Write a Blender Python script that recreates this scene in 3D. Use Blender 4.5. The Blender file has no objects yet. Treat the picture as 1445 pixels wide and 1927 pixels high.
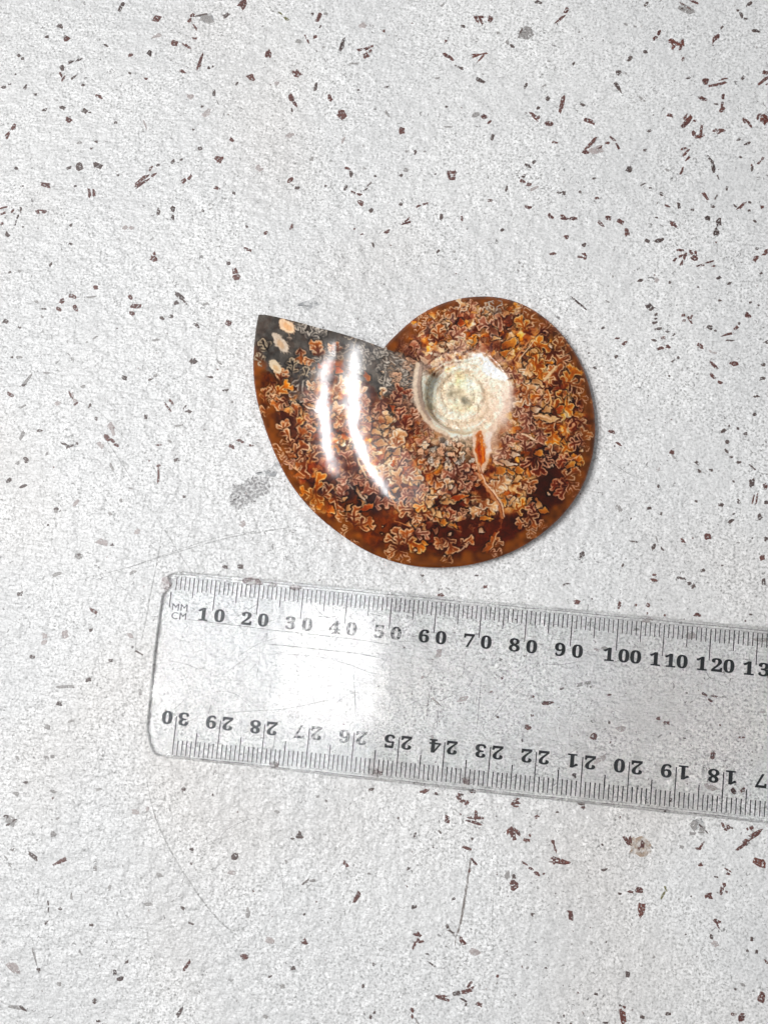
import bpy, bmesh, math, random
import numpy as np
from mathutils import Matrix, Vector

SC = bpy.context.scene
COL = SC.collection
random.seed(7)
RNG = np.random.default_rng(11)
MM = 0.001

# ------------------------------------------------------------------ camera
# World: metres, z up, table surface at z = 0. x runs along the ruler, the 0 tick of its upper scale ends at the origin.
FPX, PW, PH = 2000.0, 1445.0, 1927.0
RX, RY, RZ, TX, TY, TZ = -0.114, 0.068, 0.098, -48.473, 21.594, 241.041


def _rot(rx, ry, rz):
    return Matrix.Rotation(rx, 3, 'X') @ Matrix.Rotation(ry, 3, 'Y') @ Matrix.Rotation(rz, 3, 'Z')


FLIP = Matrix(((1, 0, 0), (0, -1, 0), (0, 0, -1)))
RB = FLIP @ _rot(RX, RY, RZ) @ FLIP                     # world -> camera
TB = FLIP @ (Vector((TX, TY, TZ)) * MM)
CAM_POS = -(RB.transposed() @ TB)
cam = bpy.data.cameras.new('camera')
cam_ob = bpy.data.objects.new('camera', cam)
COL.objects.link(cam_ob)
cam_ob.matrix_world = Matrix.Translation(CAM_POS) @ RB.transposed().to_4x4()
cam.sensor_fit = 'HORIZONTAL'
cam.sensor_width = 36.0
cam.lens = FPX / PW * 36.0
cam.clip_start = 0.01
cam.clip_end = 20.0
SC.camera = cam_ob

# ------------------------------------------------------------------ light (indoors: lamps only)
SC.view_settings.view_transform = 'Standard'
SC.view_settings.look = 'None'
SC.view_settings.exposure = 0.0
SC.view_settings.gamma = 1.0
W = bpy.data.worlds.new('World')
SC.world = W
W.use_nodes = True
W.node_tree.nodes['Background'].inputs[0].default_value = (0.93, 0.96, 1.0, 1)
W.node_tree.nodes['Background'].inputs[1].default_value = 0.30
SC.cycles.use_denoising = True
SC.cycles.max_bounces = 14
SC.cycles.transmission_bounces = 12
SC.cycles.transparent_max_bounces = 16
SC.cycles.blur_glossy = 0.3
SC.cycles.sample_clamp_indirect = 0.0


def lamp(name, loc, aim, sx, sy, radiance, color, up=(0, 1, 0), spread=180):
    l = bpy.data.lights.new(name, 'AREA')
    l.shape = 'RECTANGLE'
    l.size, l.size_y = sx, sy
    l.energy = radiance * math.pi * sx * sy
    l.color = color
    l.spread = math.radians(spread)
    o = bpy.data.objects.new(name, l)
    COL.objects.link(o)
    z = (Vector(loc) - Vector(aim)).normalized()
    y = Vector(up)
    x = y.cross(z).normalized()
    y = z.cross(x)
    m = Matrix((x, y, z)).transposed().to_4x4()
    m.translation = Vector(loc)
    o.matrix_world = m
    return o


def cam_ray(px, py):
    d = RB.transposed() @ Vector(((px - PW / 2) / FPX, -(py - PH / 2) / FPX, -1.0))
    return d.normalized()


def pix(px, py, z=0.0):
    """world point seen at photo pixel (px, py) at height z metres"""
    d = cam_ray(px, py)
    k = (z - CAM_POS.z) / d.z
    return CAM_POS + d * k


# lamp whose mirror image lies on the ruler
_p = pix(626, 1256, 0.002)
_d = cam_ray(626, 1256)
_d = Vector((_d.x, _d.y, -_d.z))
PANEL_POS = _p + _d * 1.41
lamp('panel_lamp', PANEL_POS, _p, 0.165, 0.19, 2.9, (1.0, 0.97, 0.94))
_p2 = pix(500, 1285, 0.002)
_d2 = cam_ray(500, 1285)
lamp('ceiling_glow', _p2 + Vector((_d2.x, _d2.y, -_d2.z)) * 1.46, _p2, 0.34, 0.36, 2.5, (0.93, 0.96, 1.0))
# two ceiling tubes whose reflections curve over the polished shell
lamp('tube_lamp', (-0.85, 0.01, 1.4), (0.015, 0.055, 0.0), 0.058, 0.84, 4.5, (0.985, 0.99, 1.0), up=(0.08, 1, 0), spread=36)
lamp('tube_lamp', (-0.50, 0.045, 1.4), (0.015, 0.055, 0.0), 0.058, 0.72, 4.5, (0.99, 0.99, 1.0), up=(-0.2, 1, 0), spread=36)


# ------------------------------------------------------------------ helpers
def node_mat(name):
    m = bpy.data.materials.new(name)
    m.use_nodes = True
    nt = m.node_tree
    return m, nt, nt.nodes['Principled BSDF'], nt.nodes['Material Output']


def N(nt, typ, **kw):
    n = nt.nodes.new(typ)
    for k, v in kw.items():
        if k in n.inputs.keys():
            n.inputs[k].default_value = v
        else:
            setattr(n, k, v)
    return n


def ramp(nt, fac, stops):
    r = nt.nodes.new('ShaderNodeValToRGB')
    el = r.color_ramp.elements
    while len(el) < len(stops):
        el.new(0.5)
    for e, (p, c) in zip(el, stops):
        e.position = p
        e.color = (c, c, c, 1) if isinstance(c, (int, float)) else (*c, 1)
    nt.links.new(fac, r.inputs[0])
    return r.outputs[0]


def mixrgb(nt, fac, a, b, mode='MIX'):
    m = nt.nodes.new('ShaderNodeMix')
    m.data_type = 'RGBA'
    m.blend_type = mode
    for sock, v in ((m.inputs[0], fac), (m.inputs[6], a), (m.inputs[7], b)):
        if hasattr(v, 'is_linked'):
            nt.links.new(v, sock)
        else:
            sock.default_value = v if isinstance(v, (int, float)) else (*v, 1)
    return m.outputs[2]


def lin(c):
    c = np.asarray(c, float)
    return np.where(c <= 0.04045, c / 12.92, ((c + 0.055) / 1.055) ** 2.4)


def lin8(r, g, b):
    return tuple(float(x) for x in lin(np.array([r, g, b]) / 255.0))


def link(name, me, mat=None, parent=None):
    o = bpy.data.objects.new(name, me)
    COL.objects.link(o)
    if mat is not None:
        me.materials.append(mat)
    if parent is not None:
        o.parent = parent
    return o


def np_mesh(name, verts, quads=None, tris=None, smooth=False):
    me = bpy.data.meshes.new(name)
    verts = np.asarray(verts, np.float32)
    me.vertices.add(len(verts))
    me.vertices.foreach_set('co', verts.ravel())
    loops, starts, tot = [], [], 0
    for arr, k in ((quads, 4), (tris, 3)):
        if arr is not None and len(arr):
            arr = np.asarray(arr, np.int32)
            loops.append(arr.ravel())
            starts.append(tot + np.arange(len(arr)) * k)
            tot += arr.size
    loops = np.concatenate(loops)
    starts = np.concatenate(starts)
    me.loops.add(len(loops))
    me.loops.foreach_set('vertex_index', loops.astype(np.int32))
    me.polygons.add(len(starts))
    me.polygons.foreach_set('loop_start', starts.astype(np.int32))
    me.update(calc_edges=True)
    me.validate()
    if smooth:
        me.polygons.foreach_set('use_smooth', np.ones(len(me.polygons), bool))
    return me


# ------------------------------------------------------------------ table top
def table_material():
    m, nt, bs, out = node_mat('speckled_table')
    tc = N(nt, 'ShaderNodeTexCoord')
    mp = N(nt, 'ShaderNodeMapping')
    mp.inputs['Scale'].default_value = (1000, 1000, 1000)          # millimetres
    nt.links.new(tc.outputs['Object'], mp.inputs[0])
    P = mp.outputs[0]

    def noise(scale, detail=2.0, rough=0.5, dist=0.0):
        n = N(nt, 'ShaderNodeTexNoise')
        nt.links.new(P, n.inputs['Vector'])
        n.inputs['Scale'].default_value = scale
        n.inputs['Detail'].default_value = detail
        n.inputs['Roughness'].default_value = rough
        n.inputs['Distortion'].default_value = dist
        return n.outputs[0]
    fine = noise(1.85, 1.6, 0.55, 0.5)
    mid = noise(0.42, 3, 0.6)
    broad = noise(0.022, 2, 0.5)
    warm = noise(0.013, 2, 0.5)
    col = ramp(nt, fine, [(0.27, lin8(148, 147, 144)), (0.46, lin8(216, 215, 213)), (0.64, lin8(246, 245, 243))])
    # worn, smoother areas where the grain is weak
    col = mixrgb(nt, ramp(nt, noise(0.06, 3, 0.6), [(0.4, 0.0), (0.62, 0.55)]), col, lin8(216, 215, 213))
    col = mixrgb(nt, ramp(nt, mid, [(0.35, 0.22), (0.62, 0.0)]), col, lin8(176, 176, 174))
    col = mixrgb(nt, ramp(nt, warm, [(0.52, 0.0), (0.7, 0.3)]), col, lin8(228, 216, 206), 'MULTIPLY')
    col = mixrgb(nt, ramp(nt, broad, [(0.42, 0.16), (0.6, 0.0)]), col, lin8(180, 181, 182))
    # hair-fine grey specks
    sp = noise(0.95, 1.6, 0.65, 1.2)
    gate = noise(0.09, 2, 0.6)
    spk = ramp(nt, sp, [(0.655, 0.0), (0.70, 1.0)])
    spk2 = mixrgb(nt, 1.0, spk, ramp(nt, gate, [(0.36, 0.0), (0.58, 0.8)]), 'MULTIPLY')
    col = mixrgb(nt, spk2, col, lin8(104, 100, 98))
    nt.links.new(col, bs.inputs['Base Color'])
    bs.inputs['Roughness'].default_value = 0.36
    bs.inputs['Specular IOR Level'].default_value = 0.45
    relief = noise(1.15, 1.4, 0.5, 0.3)
    b = N(nt, 'ShaderNodeBump')
    b.inputs['Strength'].default_value = 0.9
    b.inputs['Distance'].default_value = 0.00022
    nt.links.new(relief, b.inputs['Height'])
    b2 = N(nt, 'ShaderNodeBump')
    b2.inputs['Strength'].default_value = 0.6
    b2.inputs['Distance'].default_value = 0.0012
    nt.links.new(noise(0.33, 2, 0.5), b2.inputs['Height'])
    nt.links.new(b.outputs[0], b2.inputs['Normal'])
    mp2 = N(nt, 'ShaderNodeMapping')                     # faint creases running across the sheet
    mp2.inputs['Rotation'].default_value = (0, 0, math.radians(28))
    mp2.inputs['Scale'].default_value = (0.22, 1.1, 1)
    nt.links.new(P, mp2.inputs[0])
    cr = N(nt, 'ShaderNodeTexNoise')
    cr.inputs['Scale'].default_value = 1.0
    cr.inputs['Detail'].default_value = 3
    cr.inputs['Distortion'].default_value = 0.8
    nt.links.new(mp2.outputs[0], cr.inputs['Vector'])
    b3 = N(nt, 'ShaderNodeBump')
    b3.inputs['Strength'].default_value = 0.45
    b3.inputs['Distance'].default_value = 0.0005
    nt.links.new(cr.outputs[0], b3.inputs['Height'])
    nt.links.new(b2.outputs[0], b3.inputs['Normal'])
    nt.links.new(b3.outputs[0], bs.inputs['Normal'])
    return m


bm = bmesh.new()
bmesh.ops.create_cube(bm, size=1.0)
for v in bm.verts:
    v.co = Vector((v.co.x * 0.9 + 0.05, v.co.y * 0.9 - 0.01, (v.co.z - 0.5) * 0.025))
bmesh.ops.bevel(bm, geom=[e for e in bm.edges], offset=0.003, segments=2, affect='EDGES')
me = bpy.data.meshes.new('table_top')
bm.to_mesh(me)
bm.free()
table = link('table_top', me, table_material())
table['kind'] = 'structure'
table['label'] = 'pale grey speckled matte table top under the fossil and ruler'


def fleck_material(name, c0, c1, c2):
    m, nt, bs, out = node_mat(name)
    tc = N(nt, 'ShaderNodeTexCoord')
    geo = N(nt, 'ShaderNodeNewGeometry')
    n = N(nt, 'ShaderNodeTexNoise')
    n.inputs['Scale'].default_value = 2600
    n.inputs['Detail'].default_value = 3
    nt.links.new(geo.outputs['Position'], n.inputs['Vector'])
    h = N(nt, 'ShaderNodeTexNoise')                        # chips are ragged and worn through in places
    h.inputs['Scale'].default_value = 2100
    h.inputs['Detail'].default_value = 3
    h.inputs['Roughness'].default_value = 0.6
    nt.links.new(geo.outputs['Position'], h.inputs['Vector'])
    nt.links.new(ramp(nt, h.outputs[0], [(0.37, 0.0), (0.46, 1.0)]), bs.inputs['Alpha'])
    c = ramp(nt, n.outputs[0], [(0.3, c0), (0.52, c1), (0.72, c2)])
    oi = N(nt, 'ShaderNodeObjectInfo')
    c = mixrgb(nt, ramp(nt, oi.outputs['Random'], [(0.0, 0.0), (1.0, 0.35)]), c, c2)
    nt.links.new(c, bs.inputs['Base Color'])
    bs.inputs['Roughness'].default_value = 0.5
    return m


FM = {
    'b': fleck_material('brown_fleck', lin8(50, 26, 23), lin8(84, 46, 42), lin8(124, 88, 80)),
    'k': fleck_material('dark_fleck', lin8(40, 30, 29), lin8(68, 52, 49), lin8(120, 106, 101)),
    'r': fleck_material('rust_fleck', lin8(64, 28, 22), lin8(92, 44, 36), lin8(132, 86, 74)),
    'g': fleck_material('grey_fleck', lin8(112, 108, 106), lin8(140, 136, 133), lin8(176, 172, 169)),
    'p': fleck_material('faint_fleck', lin8(140, 126, 124), lin8(166, 155, 152), lin8(194, 187, 184)),
    'o': fleck_material('olive_fleck', lin8(70, 66, 34), lin8(96, 92, 52), lin8(140, 136, 96)),
}
FLECKS = {
    # zoom window of the photograph: origin x, origin y, magnification, then "x y length width angle kind" in that window
    'A': (0, 0, 3.0104, """685 40 62 22 -62 k;890 103 40 34 20 b;1378 18 50 50 30 b;1085 100 50 22 -60 b;1105 150 46 10 55 b;1140 82 90 8 -12 k;1175 105 70 40 20 g;1282 84 40 26 -20 k;340 145 34 20 20 k;265 205 22 16 0 k;375 218 34 28 30 b;990 243 34 30 20 b;1058 258 46 14 35 b;1100 214 30 12 5 b;600 255 36 10 35 k;738 308 30 18 10 b;848 300 34 24 40 k;105 312 22 14 50 k;128 330 20 14 0 k;1135 345 90 16 -72 b;1205 374 14 14 0 k;1183 382 22 12 70 k;428 340 76 16 -22 k;353 382 30 20 55 k;345 420 30 10 60 b;360 440 36 12 -60 b;418 434 36 12 -42 k;88 418 14 12 0 k;736 412 18 12 40 k;828 442 24 14 15 b;1035 402 36 16 40 b;1420 434 36 40 0 b;1340 472 26 12 -60 k;20 492 24 20 0 k;55 475 20 10 0 k;145 490 30 16 -60 k;200 532 18 14 0 k;470 480 22 12 20 k;1212 520 36 16 -85 k;562 545 34 16 20 b;255 620 26 16 -10 k;355 607 28 22 30 k;480 627 30 24 10 k;508 634 14 8 0 k;390 675 32 30 45 b;655 692 20 12 0 k;1095 732 16 10 0 k;62 738 86 24 -58 b;1145 600 16 12 0 k;450 805 26 14 -10 g;545 800 18 14 0 k;517 838 16 12 0 k;1130 842 24 20 20 k;1312 790 30 20 40 b;1242 900 42 34 0 b;980 912 26 14 -50 k;1028 902 20 10 -20 k;895 932 18 16 0 k;855 950 34 14 -60 b;870 990 40 16 -40 b;830 1000 50 16 -40 b;790 1025 90 20 -45 b;808 1036 80 16 -35 b;1058 1012 66 18 -38 b;1040 1024 26 20 -30 b;450 946 44 38 60 k;390 950 30 16 -20 k;555 934 46 30 28 k;90 950 22 16 30 k;260 1045 54 26 15 b;505 1088 46 16 85 b;534 1090 40 16 85 b;1230 1065 34 20 10 b;1326 1092 18 14 40 k;125 1052 18 12 0 k;425 1053 18 8 0 k;18 1175 40 12 -10 b;20 1205 36 12 -20 b;70 1192 30 14 -50 b;118 1185 34 14 -80 k;98 1240 62 12 -72 k;212 1200 26 16 0 b;250 1200 30 18 -10 b;236 1190 50 8 8 b;898 1200 46 16 -80 k;982 1210 70 24 88 k;402 1272 24 14 -60 k;130 1285 14 10 0 k;42 1328 40 16 50 k;400 1380 24 12 0 k;1150 1192 18 12 20 k;1190 1182 26 6 -30 g;1405 1412 46 18 20 b;872 1436 24 14 80 b;1165 640 60 30 -40 p;1080 545 50 30 20 p;10 1268 20 14 -40 b;668 990 16 12 0 k;1398 1282 16 10 40 k;730 1290 60 24 0 p;820 700 60 8 70 p;890 200 60 20 -20 p"""),
    'B': (480, 0, 3.0104, """160 88 70 12 40 o;360 95 50 24 -65 b;325 75 16 14 0 k;400 75 20 14 0 g;368 150 18 10 -60 k;245 232 30 22 20 g;294 220 50 12 60 b;340 206 22 18 0 b;388 265 16 12 0 g;490 258 82 20 -68 k;75 302 50 28 -75 b;615 275 56 22 -15 b;640 296 52 26 -45 b;655 262 26 16 -20 b;630 318 36 18 -30 b;728 172 18 16 0 b;238 415 34 34 30 b;215 404 20 14 0 b;258 420 22 10 -10 b;343 485 42 16 -82 k;425 556 40 18 68 b;200 548 46 26 70 b;222 580 50 18 58 b;208 622 24 10 80 k;487 648 50 44 10 b;560 357 50 10 -5 g;830 738 42 34 75 b;1085 312 50 22 35 b;1110 330 40 14 48 b;1150 375 36 10 25 k;1168 384 24 16 0 k;1178 145 24 20 0 k;1255 108 50 12 60 b;1278 112 60 12 62 b;1330 104 34 22 -70 b;1270 95 50 14 -5 b;1275 305 90 12 -8 r;1280 325 60 10 -48 r;1265 310 70 8 -20 r;1080 230 20 12 90 b;1278 455 66 22 28 k;1030 440 30 14 -5 g;1430 235 30 16 50 g;1375 185 20 14 0 g;1248 650 34 30 0 g;1295 660 36 22 50 b;1325 690 30 10 -40 b;1345 775 30 16 -70 k;1085 602 18 12 0 k;1060 25 30 14 -40 g;860 855 18 14 0 g;908 858 28 14 -80 k;960 856 16 12 0 g;858 960 34 20 10 g;828 990 22 14 -50 k;745 640 40 14 60 g;585 508 12 10 0 k;745 490 24 8 -20 k;1115 975 20 26 -80 b;1098 990 44 16 70 b;1130 985 50 14 -75 b;1115 1008 40 18 0 b;25 955 40 30 30 p;198 1018 36 20 -50 b;240 1062 30 16 -10 k;520 952 30 16 10 b;545 985 40 16 85 k;512 1062 34 16 -60 k;575 1092 60 16 15 b;635 1058 66 10 -48 k;600 1144 34 26 40 b;658 1192 32 20 -60 k;680 995 16 12 0 k;620 952 22 10 20 g;400 1050 20 12 0 k;825 1155 20 16 0 k;945 1160 64 16 -18 b;860 1245 44 12 -40 b;855 1262 50 16 -15 b;1057 1228 20 30 0 k;1172 1232 34 12 85 b;1330 1133 26 18 0 b;1425 1066 28 12 -80 k;1398 1302 20 16 0 k;208 1282 46 14 -68 b;60 1318 22 18 0 b;605 1325 20 10 0 b;745 1310 34 18 -30 b;668 1386 34 12 70 k;1035 1424 24 14 -40 k;615 825 16 12 0 g;320 900 20 24 0 g;1090 715 44 6 0 g;1020 985 14 10 0 k;610 140 40 30 0 p;120 470 26 20 0 p;195 765 40 24 -30 p;500 790 40 14 -60 p"""),
    'C': (960, 0, 2.979, """155 8 36 20 25 k;280 105 76 14 -38 b;312 55 40 20 -60 b;85 185 76 60 10 g;62 170 40 10 -60 k;10 255 26 16 20 k;760 22 30 12 -50 k;985 45 100 40 25 g;985 32 70 10 35 b;1035 10 50 12 20 b;965 45 26 18 0 k;1338 20 32 16 -40 k;1295 82 36 14 60 k;1318 102 18 14 0 k;1275 55 18 14 0 k;1380 172 40 18 10 k;822 195 64 20 -58 b;905 225 40 30 50 r;935 240 74 30 0 r;960 245 60 16 -80 r;915 262 30 14 -60 r;1148 212 60 24 -55 b;1185 150 26 10 -50 k;755 286 30 18 0 k;665 326 34 24 -40 k;648 134 20 10 20 g;698 145 18 12 0 g;605 405 32 26 0 k;648 408 14 12 0 g;603 485 70 22 58 k;968 328 26 14 -55 b;85 480 30 14 -60 k;190 478 26 12 -40 g;212 550 26 20 60 k;290 580 94 16 -78 b;302 550 40 10 -80 b;155 602 20 16 0 k;130 640 44 14 35 b;155 658 34 14 -60 b;140 662 40 10 40 r;213 690 44 26 15 b;405 585 26 14 20 k;440 676 50 20 22 b;465 690 20 10 40 b;740 555 40 14 35 g;355 355 20 12 -60 k;215 340 16 10 0 g;778 732 20 16 0 k;455 802 110 22 -48 b;420 850 34 20 0 b;485 835 80 40 -20 p;495 830 60 12 -30 b;590 800 84 16 50 b;545 800 24 18 0 b;250 797 40 12 10 b;665 945 28 36 10 k;100 928 46 18 25 k;132 905 26 14 -50 k;85 1020 60 24 25 b;75 985 26 14 -40 k;135 1055 50 16 -20 p;470 998 24 14 0 k;280 1080 40 12 5 k;298 1080 22 22 0 k;392 1075 16 14 0 k;486 1108 24 18 0 b;105 1160 40 18 15 b;225 1210 34 22 50 b;330 1225 84 22 5 b;300 1215 36 16 50 b;508 1252 50 18 40 b;548 1220 36 22 10 b;620 1240 34 24 30 b;652 1300 44 22 75 b;315 1328 26 18 0 b;415 1370 30 20 -60 k;238 1420 34 16 0 b;415 1424 30 14 30 b;765 1348 30 22 20 k;838 1345 50 22 -12 k;895 645 38 20 15 b;985 688 84 22 -50 b;1000 668 50 24 -50 r;980 655 44 14 -60 b;1070 735 70 14 -82 b;1060 762 50 18 -10 r;1030 745 26 20 60 b;1035 675 20 14 0 b;1145 730 26 16 -40 b;1180 732 50 24 -25 b;1095 455 40 30 80 b;1165 470 78 22 -10 b;1190 442 46 10 -15 b;1075 550 50 22 15 b;1190 560 76 16 -85 b;1190 610 36 20 -50 b;1155 582 24 10 0 k;1335 685 50 14 55 b;1310 672 36 10 70 b;1392 648 40 14 -60 b;1425 662 36 60 0 r;1420 450 84 14 -42 b;1432 405 36 26 30 b;1305 432 22 14 -60 k;1000 435 26 14 -20 k;1125 895 64 12 55 k;1138 940 44 18 72 k;975 830 34 12 -20 b;985 855 50 12 -50 b;995 885 36 12 -50 b;960 960 50 12 -68 b;880 952 34 12 15 g;745 1030 36 12 -30 k;785 1052 18 12 0 k;848 1085 22 16 40 k;945 1150 32 16 75 k;878 1152 40 12 20 b;1095 1100 56 18 55 b;1298 1152 60 16 -42 b;1155 1100 30 10 -60 k;1135 1155 30 14 20 k;910 1250 30 24 10 b;925 1265 40 18 45 b;1105 1222 28 26 0 k;1155 1270 90 32 -80 k;1412 1160 26 16 90 b;1405 895 54 14 -48 b;1355 942 30 12 -75 k;1330 802 36 12 -28 k;1280 780 26 12 0 k;1215 1052 22 12 -70 k;1165 995 26 10 70 k;955 1400 50 14 5 b;1012 1412 32 18 70 b;1040 1418 26 14 80 b;1430 1415 40 18 -45 b;1385 1393 18 14 0 k;1290 878 16 12 50 k;1022 1175 18 12 0 k;820 1218 18 10 0 k;755 840 20 16 0 k;1345 1132 20 12 0 k;1340 1180 16 12 0 k;1370 1238 22 12 40 k;1260 1152 24 12 50 k"""),
    'D': (0, 480, 3.0104, """870 18 36 34 30 b;1292 45 22 20 0 k;1333 110 62 34 80 b;543 180 28 20 0 b;352 258 34 24 -40 b;410 234 40 18 10 b;426 302 38 20 70 b;335 306 32 16 30 b;738 240 34 20 70 b;775 287 60 22 0 b;748 332 34 22 30 b;1020 233 70 20 32 k;1045 262 40 8 50 k;997 270 28 26 0 k;918 357 22 20 0 k;968 345 26 20 0 k;1112 396 40 18 40 k;1292 385 30 30 30 b;1165 278 30 14 -30 g;30 374 26 26 30 k;110 408 18 14 0 k;250 303 24 10 0 k;57 96 20 14 -40 k;107 90 20 12 40 g;286 52 24 14 -40 k;240 350 22 14 40 g;515 237 60 10 -5 g;205 263 24 12 20 g;1095 600 42 34 0 k;885 480 40 10 -15 g;705 698 36 20 20 k;880 682 30 14 -20 g;852 704 26 10 -20 k;1190 690 30 12 5 k;1280 764 40 10 -5 k;540 465 44 12 -30 g;400 580 60 10 60 g;155 705 70 14 -55 g;130 738 36 12 -20 k;110 578 40 16 0 g;68 578 16 12 0 k;265 668 40 14 10 g;470 745 24 16 0 g;420 810 60 24 70 p;400 790 44 12 60 b;325 840 40 20 10 p;430 842 26 14 -30 b;508 852 24 16 -40 k;128 858 54 12 -25 g;55 790 36 18 30 b;950 862 56 12 55 b;970 832 40 10 52 b;1045 862 36 10 -50 k;1068 884 34 18 10 k;826 915 18 26 0 k;545 925 24 16 60 k;625 968 40 30 60 p;640 1000 50 16 80 p;610 1035 40 24 50 b;650 1065 60 18 40 b;225 994 36 14 -5 k;125 1020 54 16 -60 g;365 1070 50 14 30 k;392 1085 44 14 -20 k;435 1068 16 14 0 k;572 1078 40 22 50 p;265 1128 22 16 -40 g;150 1160 30 26 0 k;100 1178 26 16 -40 g;50 1275 40 18 -35 k;130 1308 36 14 -20 k;632 1200 44 14 60 g;1000 1160 32 18 -5 k;898 1240 90 14 -88 b;900 1192 22 14 -20 b;898 1076 34 10 0 b;962 1056 24 14 50 g;1315 1085 30 20 40 b;1365 1056 40 14 20 b;1425 1076 24 12 0 b;1045 1368 20 16 0 k;430 1405 40 18 -60 p;685 1390 18 16 0 g;740 1322 24 10 0 g;1010 966 46 10 -10 g;1158 988 16 10 0 g;1240 605 50 10 40 g;1315 832 14 12 0 g;318 1436 24 14 0 k"""),
    'E': (1060, 480, 3.0104, """95 10 40 14 10 b;125 12 18 26 0 b;650 14 60 14 -35 b;682 22 76 16 -60 b;740 15 40 34 0 b;805 48 90 14 -18 b;850 60 24 12 0 b;1088 20 36 22 -55 b;433 143 30 16 -5 k;528 140 26 24 0 p;603 152 16 14 0 k;880 128 32 22 -30 k;1120 102 22 12 -30 k;940 158 26 12 -30 k;90 275 100 10 40 k;250 262 24 8 30 g;885 256 22 14 -10 k;488 296 44 34 30 k;525 335 18 14 -60 k;520 360 20 14 0 k;516 382 28 16 -10 k;540 418 44 14 -12 k;590 432 22 10 20 k;625 450 24 12 -40 k;680 338 22 18 0 b;684 370 20 12 0 b;715 365 50 12 60 b;725 352 30 10 -70 b;830 410 34 24 20 k;862 428 16 12 0 k;980 412 28 20 -40 b;995 385 20 14 0 k;1045 340 34 24 30 b;1058 266 18 14 0 k;1105 282 14 12 0 k;225 412 22 12 -30 k;305 470 24 10 0 b;350 495 34 16 -35 b;512 482 36 14 15 k;565 468 26 16 10 b;592 518 30 20 40 b;550 526 34 18 -10 b;300 575 26 14 -30 k;145 555 12 10 0 k;178 638 18 12 0 k;775 514 36 20 40 b;930 448 70 12 -12 b;945 482 50 8 0 k;850 620 60 16 40 b;845 685 50 14 45 b;885 720 30 16 10 b;845 548 50 10 15 p;968 616 40 30 -20 b;1132 622 24 18 0 k;1130 698 40 16 -20 k;1095 800 30 18 0 k;1085 902 24 18 -30 k;1148 492 30 18 -20 k;650 580 18 14 -20 k;622 598 24 8 -40 k;600 684 14 10 0 k;905 994 34 18 -30 k;940 970 16 12 -50 k;988 980 18 14 30 k;1030 1012 22 16 0 k;928 1058 22 18 -20 k;924 1110 26 14 40 k;950 1145 22 12 0 k;992 1172 26 14 0 k;1068 1200 40 10 40 k;1066 1290 26 44 10 k;1145 1312 20 40 -20 b;1075 1385 70 10 -75 b;1095 1380 60 10 -78 b;993 1394 16 26 -10 k;890 1416 32 20 0 k;1112 1484 22 36 -10 k;1148 1402 22 18 0 k;948 1508 38 16 -45 k;965 1466 18 8 -40 k;275 1002 34 20 10 b;310 1068 40 14 30 b;615 1116 26 22 30 b;630 1150 44 8 50 g;756 1178 30 16 40 k;765 1222 32 14 35 k;836 1218 20 14 0 k;540 1212 20 14 -60 p;538 1310 20 16 40 k;964 1282 16 12 0 k;752 1394 14 14 0 k;487 1434 26 14 0 k;553 1466 12 20 0 k;315 1435 36 24 40 g;820 1595 34 34 0 b;676 1620 38 16 50 b;1148 1608 20 24 0 k;400 1622 44 8 8 k;510 1655 34 16 -60 k;560 1665 24 10 50 k;528 1610 40 6 75 g;1125 1712 32 28 -40 b;105 1700 30 28 -20 k;990 1630 18 14 0 g;338 1755 26 10 -50 k;790 1786 24 18 -20 k;515 1810 20 16 0 b;510 1842 36 18 20 b;670 1832 54 14 15 k;712 1862 24 18 0 k;735 1878 26 16 -20 k;1132 1852 22 32 0 k;20 1865 40 10 -10 k;900 1758 14 10 0 k"""),
    'F': (0, 960, 1.994, """297 175 26 22 0 g;215 241 30 12 -20 g;295 172 16 14 0 k;380 120 40 24 10 p;420 130 14 8 0 k;515 82 24 16 0 p;210 6 16 10 30 g;180 55 8 8 0 k;413 15 14 10 30 g;500 234 30 12 -20 g;350 378 32 12 35 b;75 315 20 14 -20 k;342 450 14 12 0 k;245 465 22 32 0 p;163 488 24 40 0 p;122 550 18 12 0 k;415 565 16 12 0 k;490 472 26 12 45 p;520 535 34 6 30 k;240 664 60 10 -4 g;330 637 20 14 0 k;526 684 12 18 0 g;222 727 22 14 0 k;178 812 26 16 20 g;265 792 22 10 -10 g;185 930 40 14 -15 g;65 930 12 10 0 g;95 1022 16 10 0 k;60 1065 24 12 20 g;200 1058 26 12 20 g;370 1048 20 10 -20 g;40 1168 40 24 30 g;45 1172 40 8 -40 k;28 1152 16 10 0 k;200 1218 20 24 0 g;46 1275 14 10 0 k;125 1300 44 12 40 k;230 1318 60 12 -25 b;30 1320 44 8 60 g;358 1348 16 20 0 g;510 1132 30 16 10 p;552 1122 14 14 0 p;688 1050 20 14 -20 k;798 1070 8 8 0 k;880 1300 22 34 10 k;720 1275 18 10 0 k;718 1328 14 8 0 k;600 1372 24 12 20 g;686 1496 16 10 40 k;872 1362 30 14 0 p;555 1480 26 10 0 g;715 1552 20 8 20 k;180 1490 40 8 85 k;225 1498 14 10 0 k;173 1548 20 8 -50 k;342 1558 14 10 0 k;703 1710 40 14 -55 b;918 1678 28 18 20 b;475 1698 22 10 -30 k;430 1735 14 24 0 k;452 1760 26 14 0 k;145 1728 16 12 0 k;130 1680 60 6 75 g;355 1845 14 20 -30 k;675 1885 40 16 -60 k;60 1868 50 12 10 g;85 1872 30 10 40 k;220 1780 18 14 0 g;370 1920 20 8 0 k;55 1720 50 24 20 p;910 52 22 20 -40 p;845 213 18 12 0 k;902 213 20 14 0 k;20 1150 14 8 0 k;410 1420 10 20 0 g;268 1450 10 30 0 g;930 1510 14 40 0 g;215 1160 12 10 0 g"""),
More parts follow.
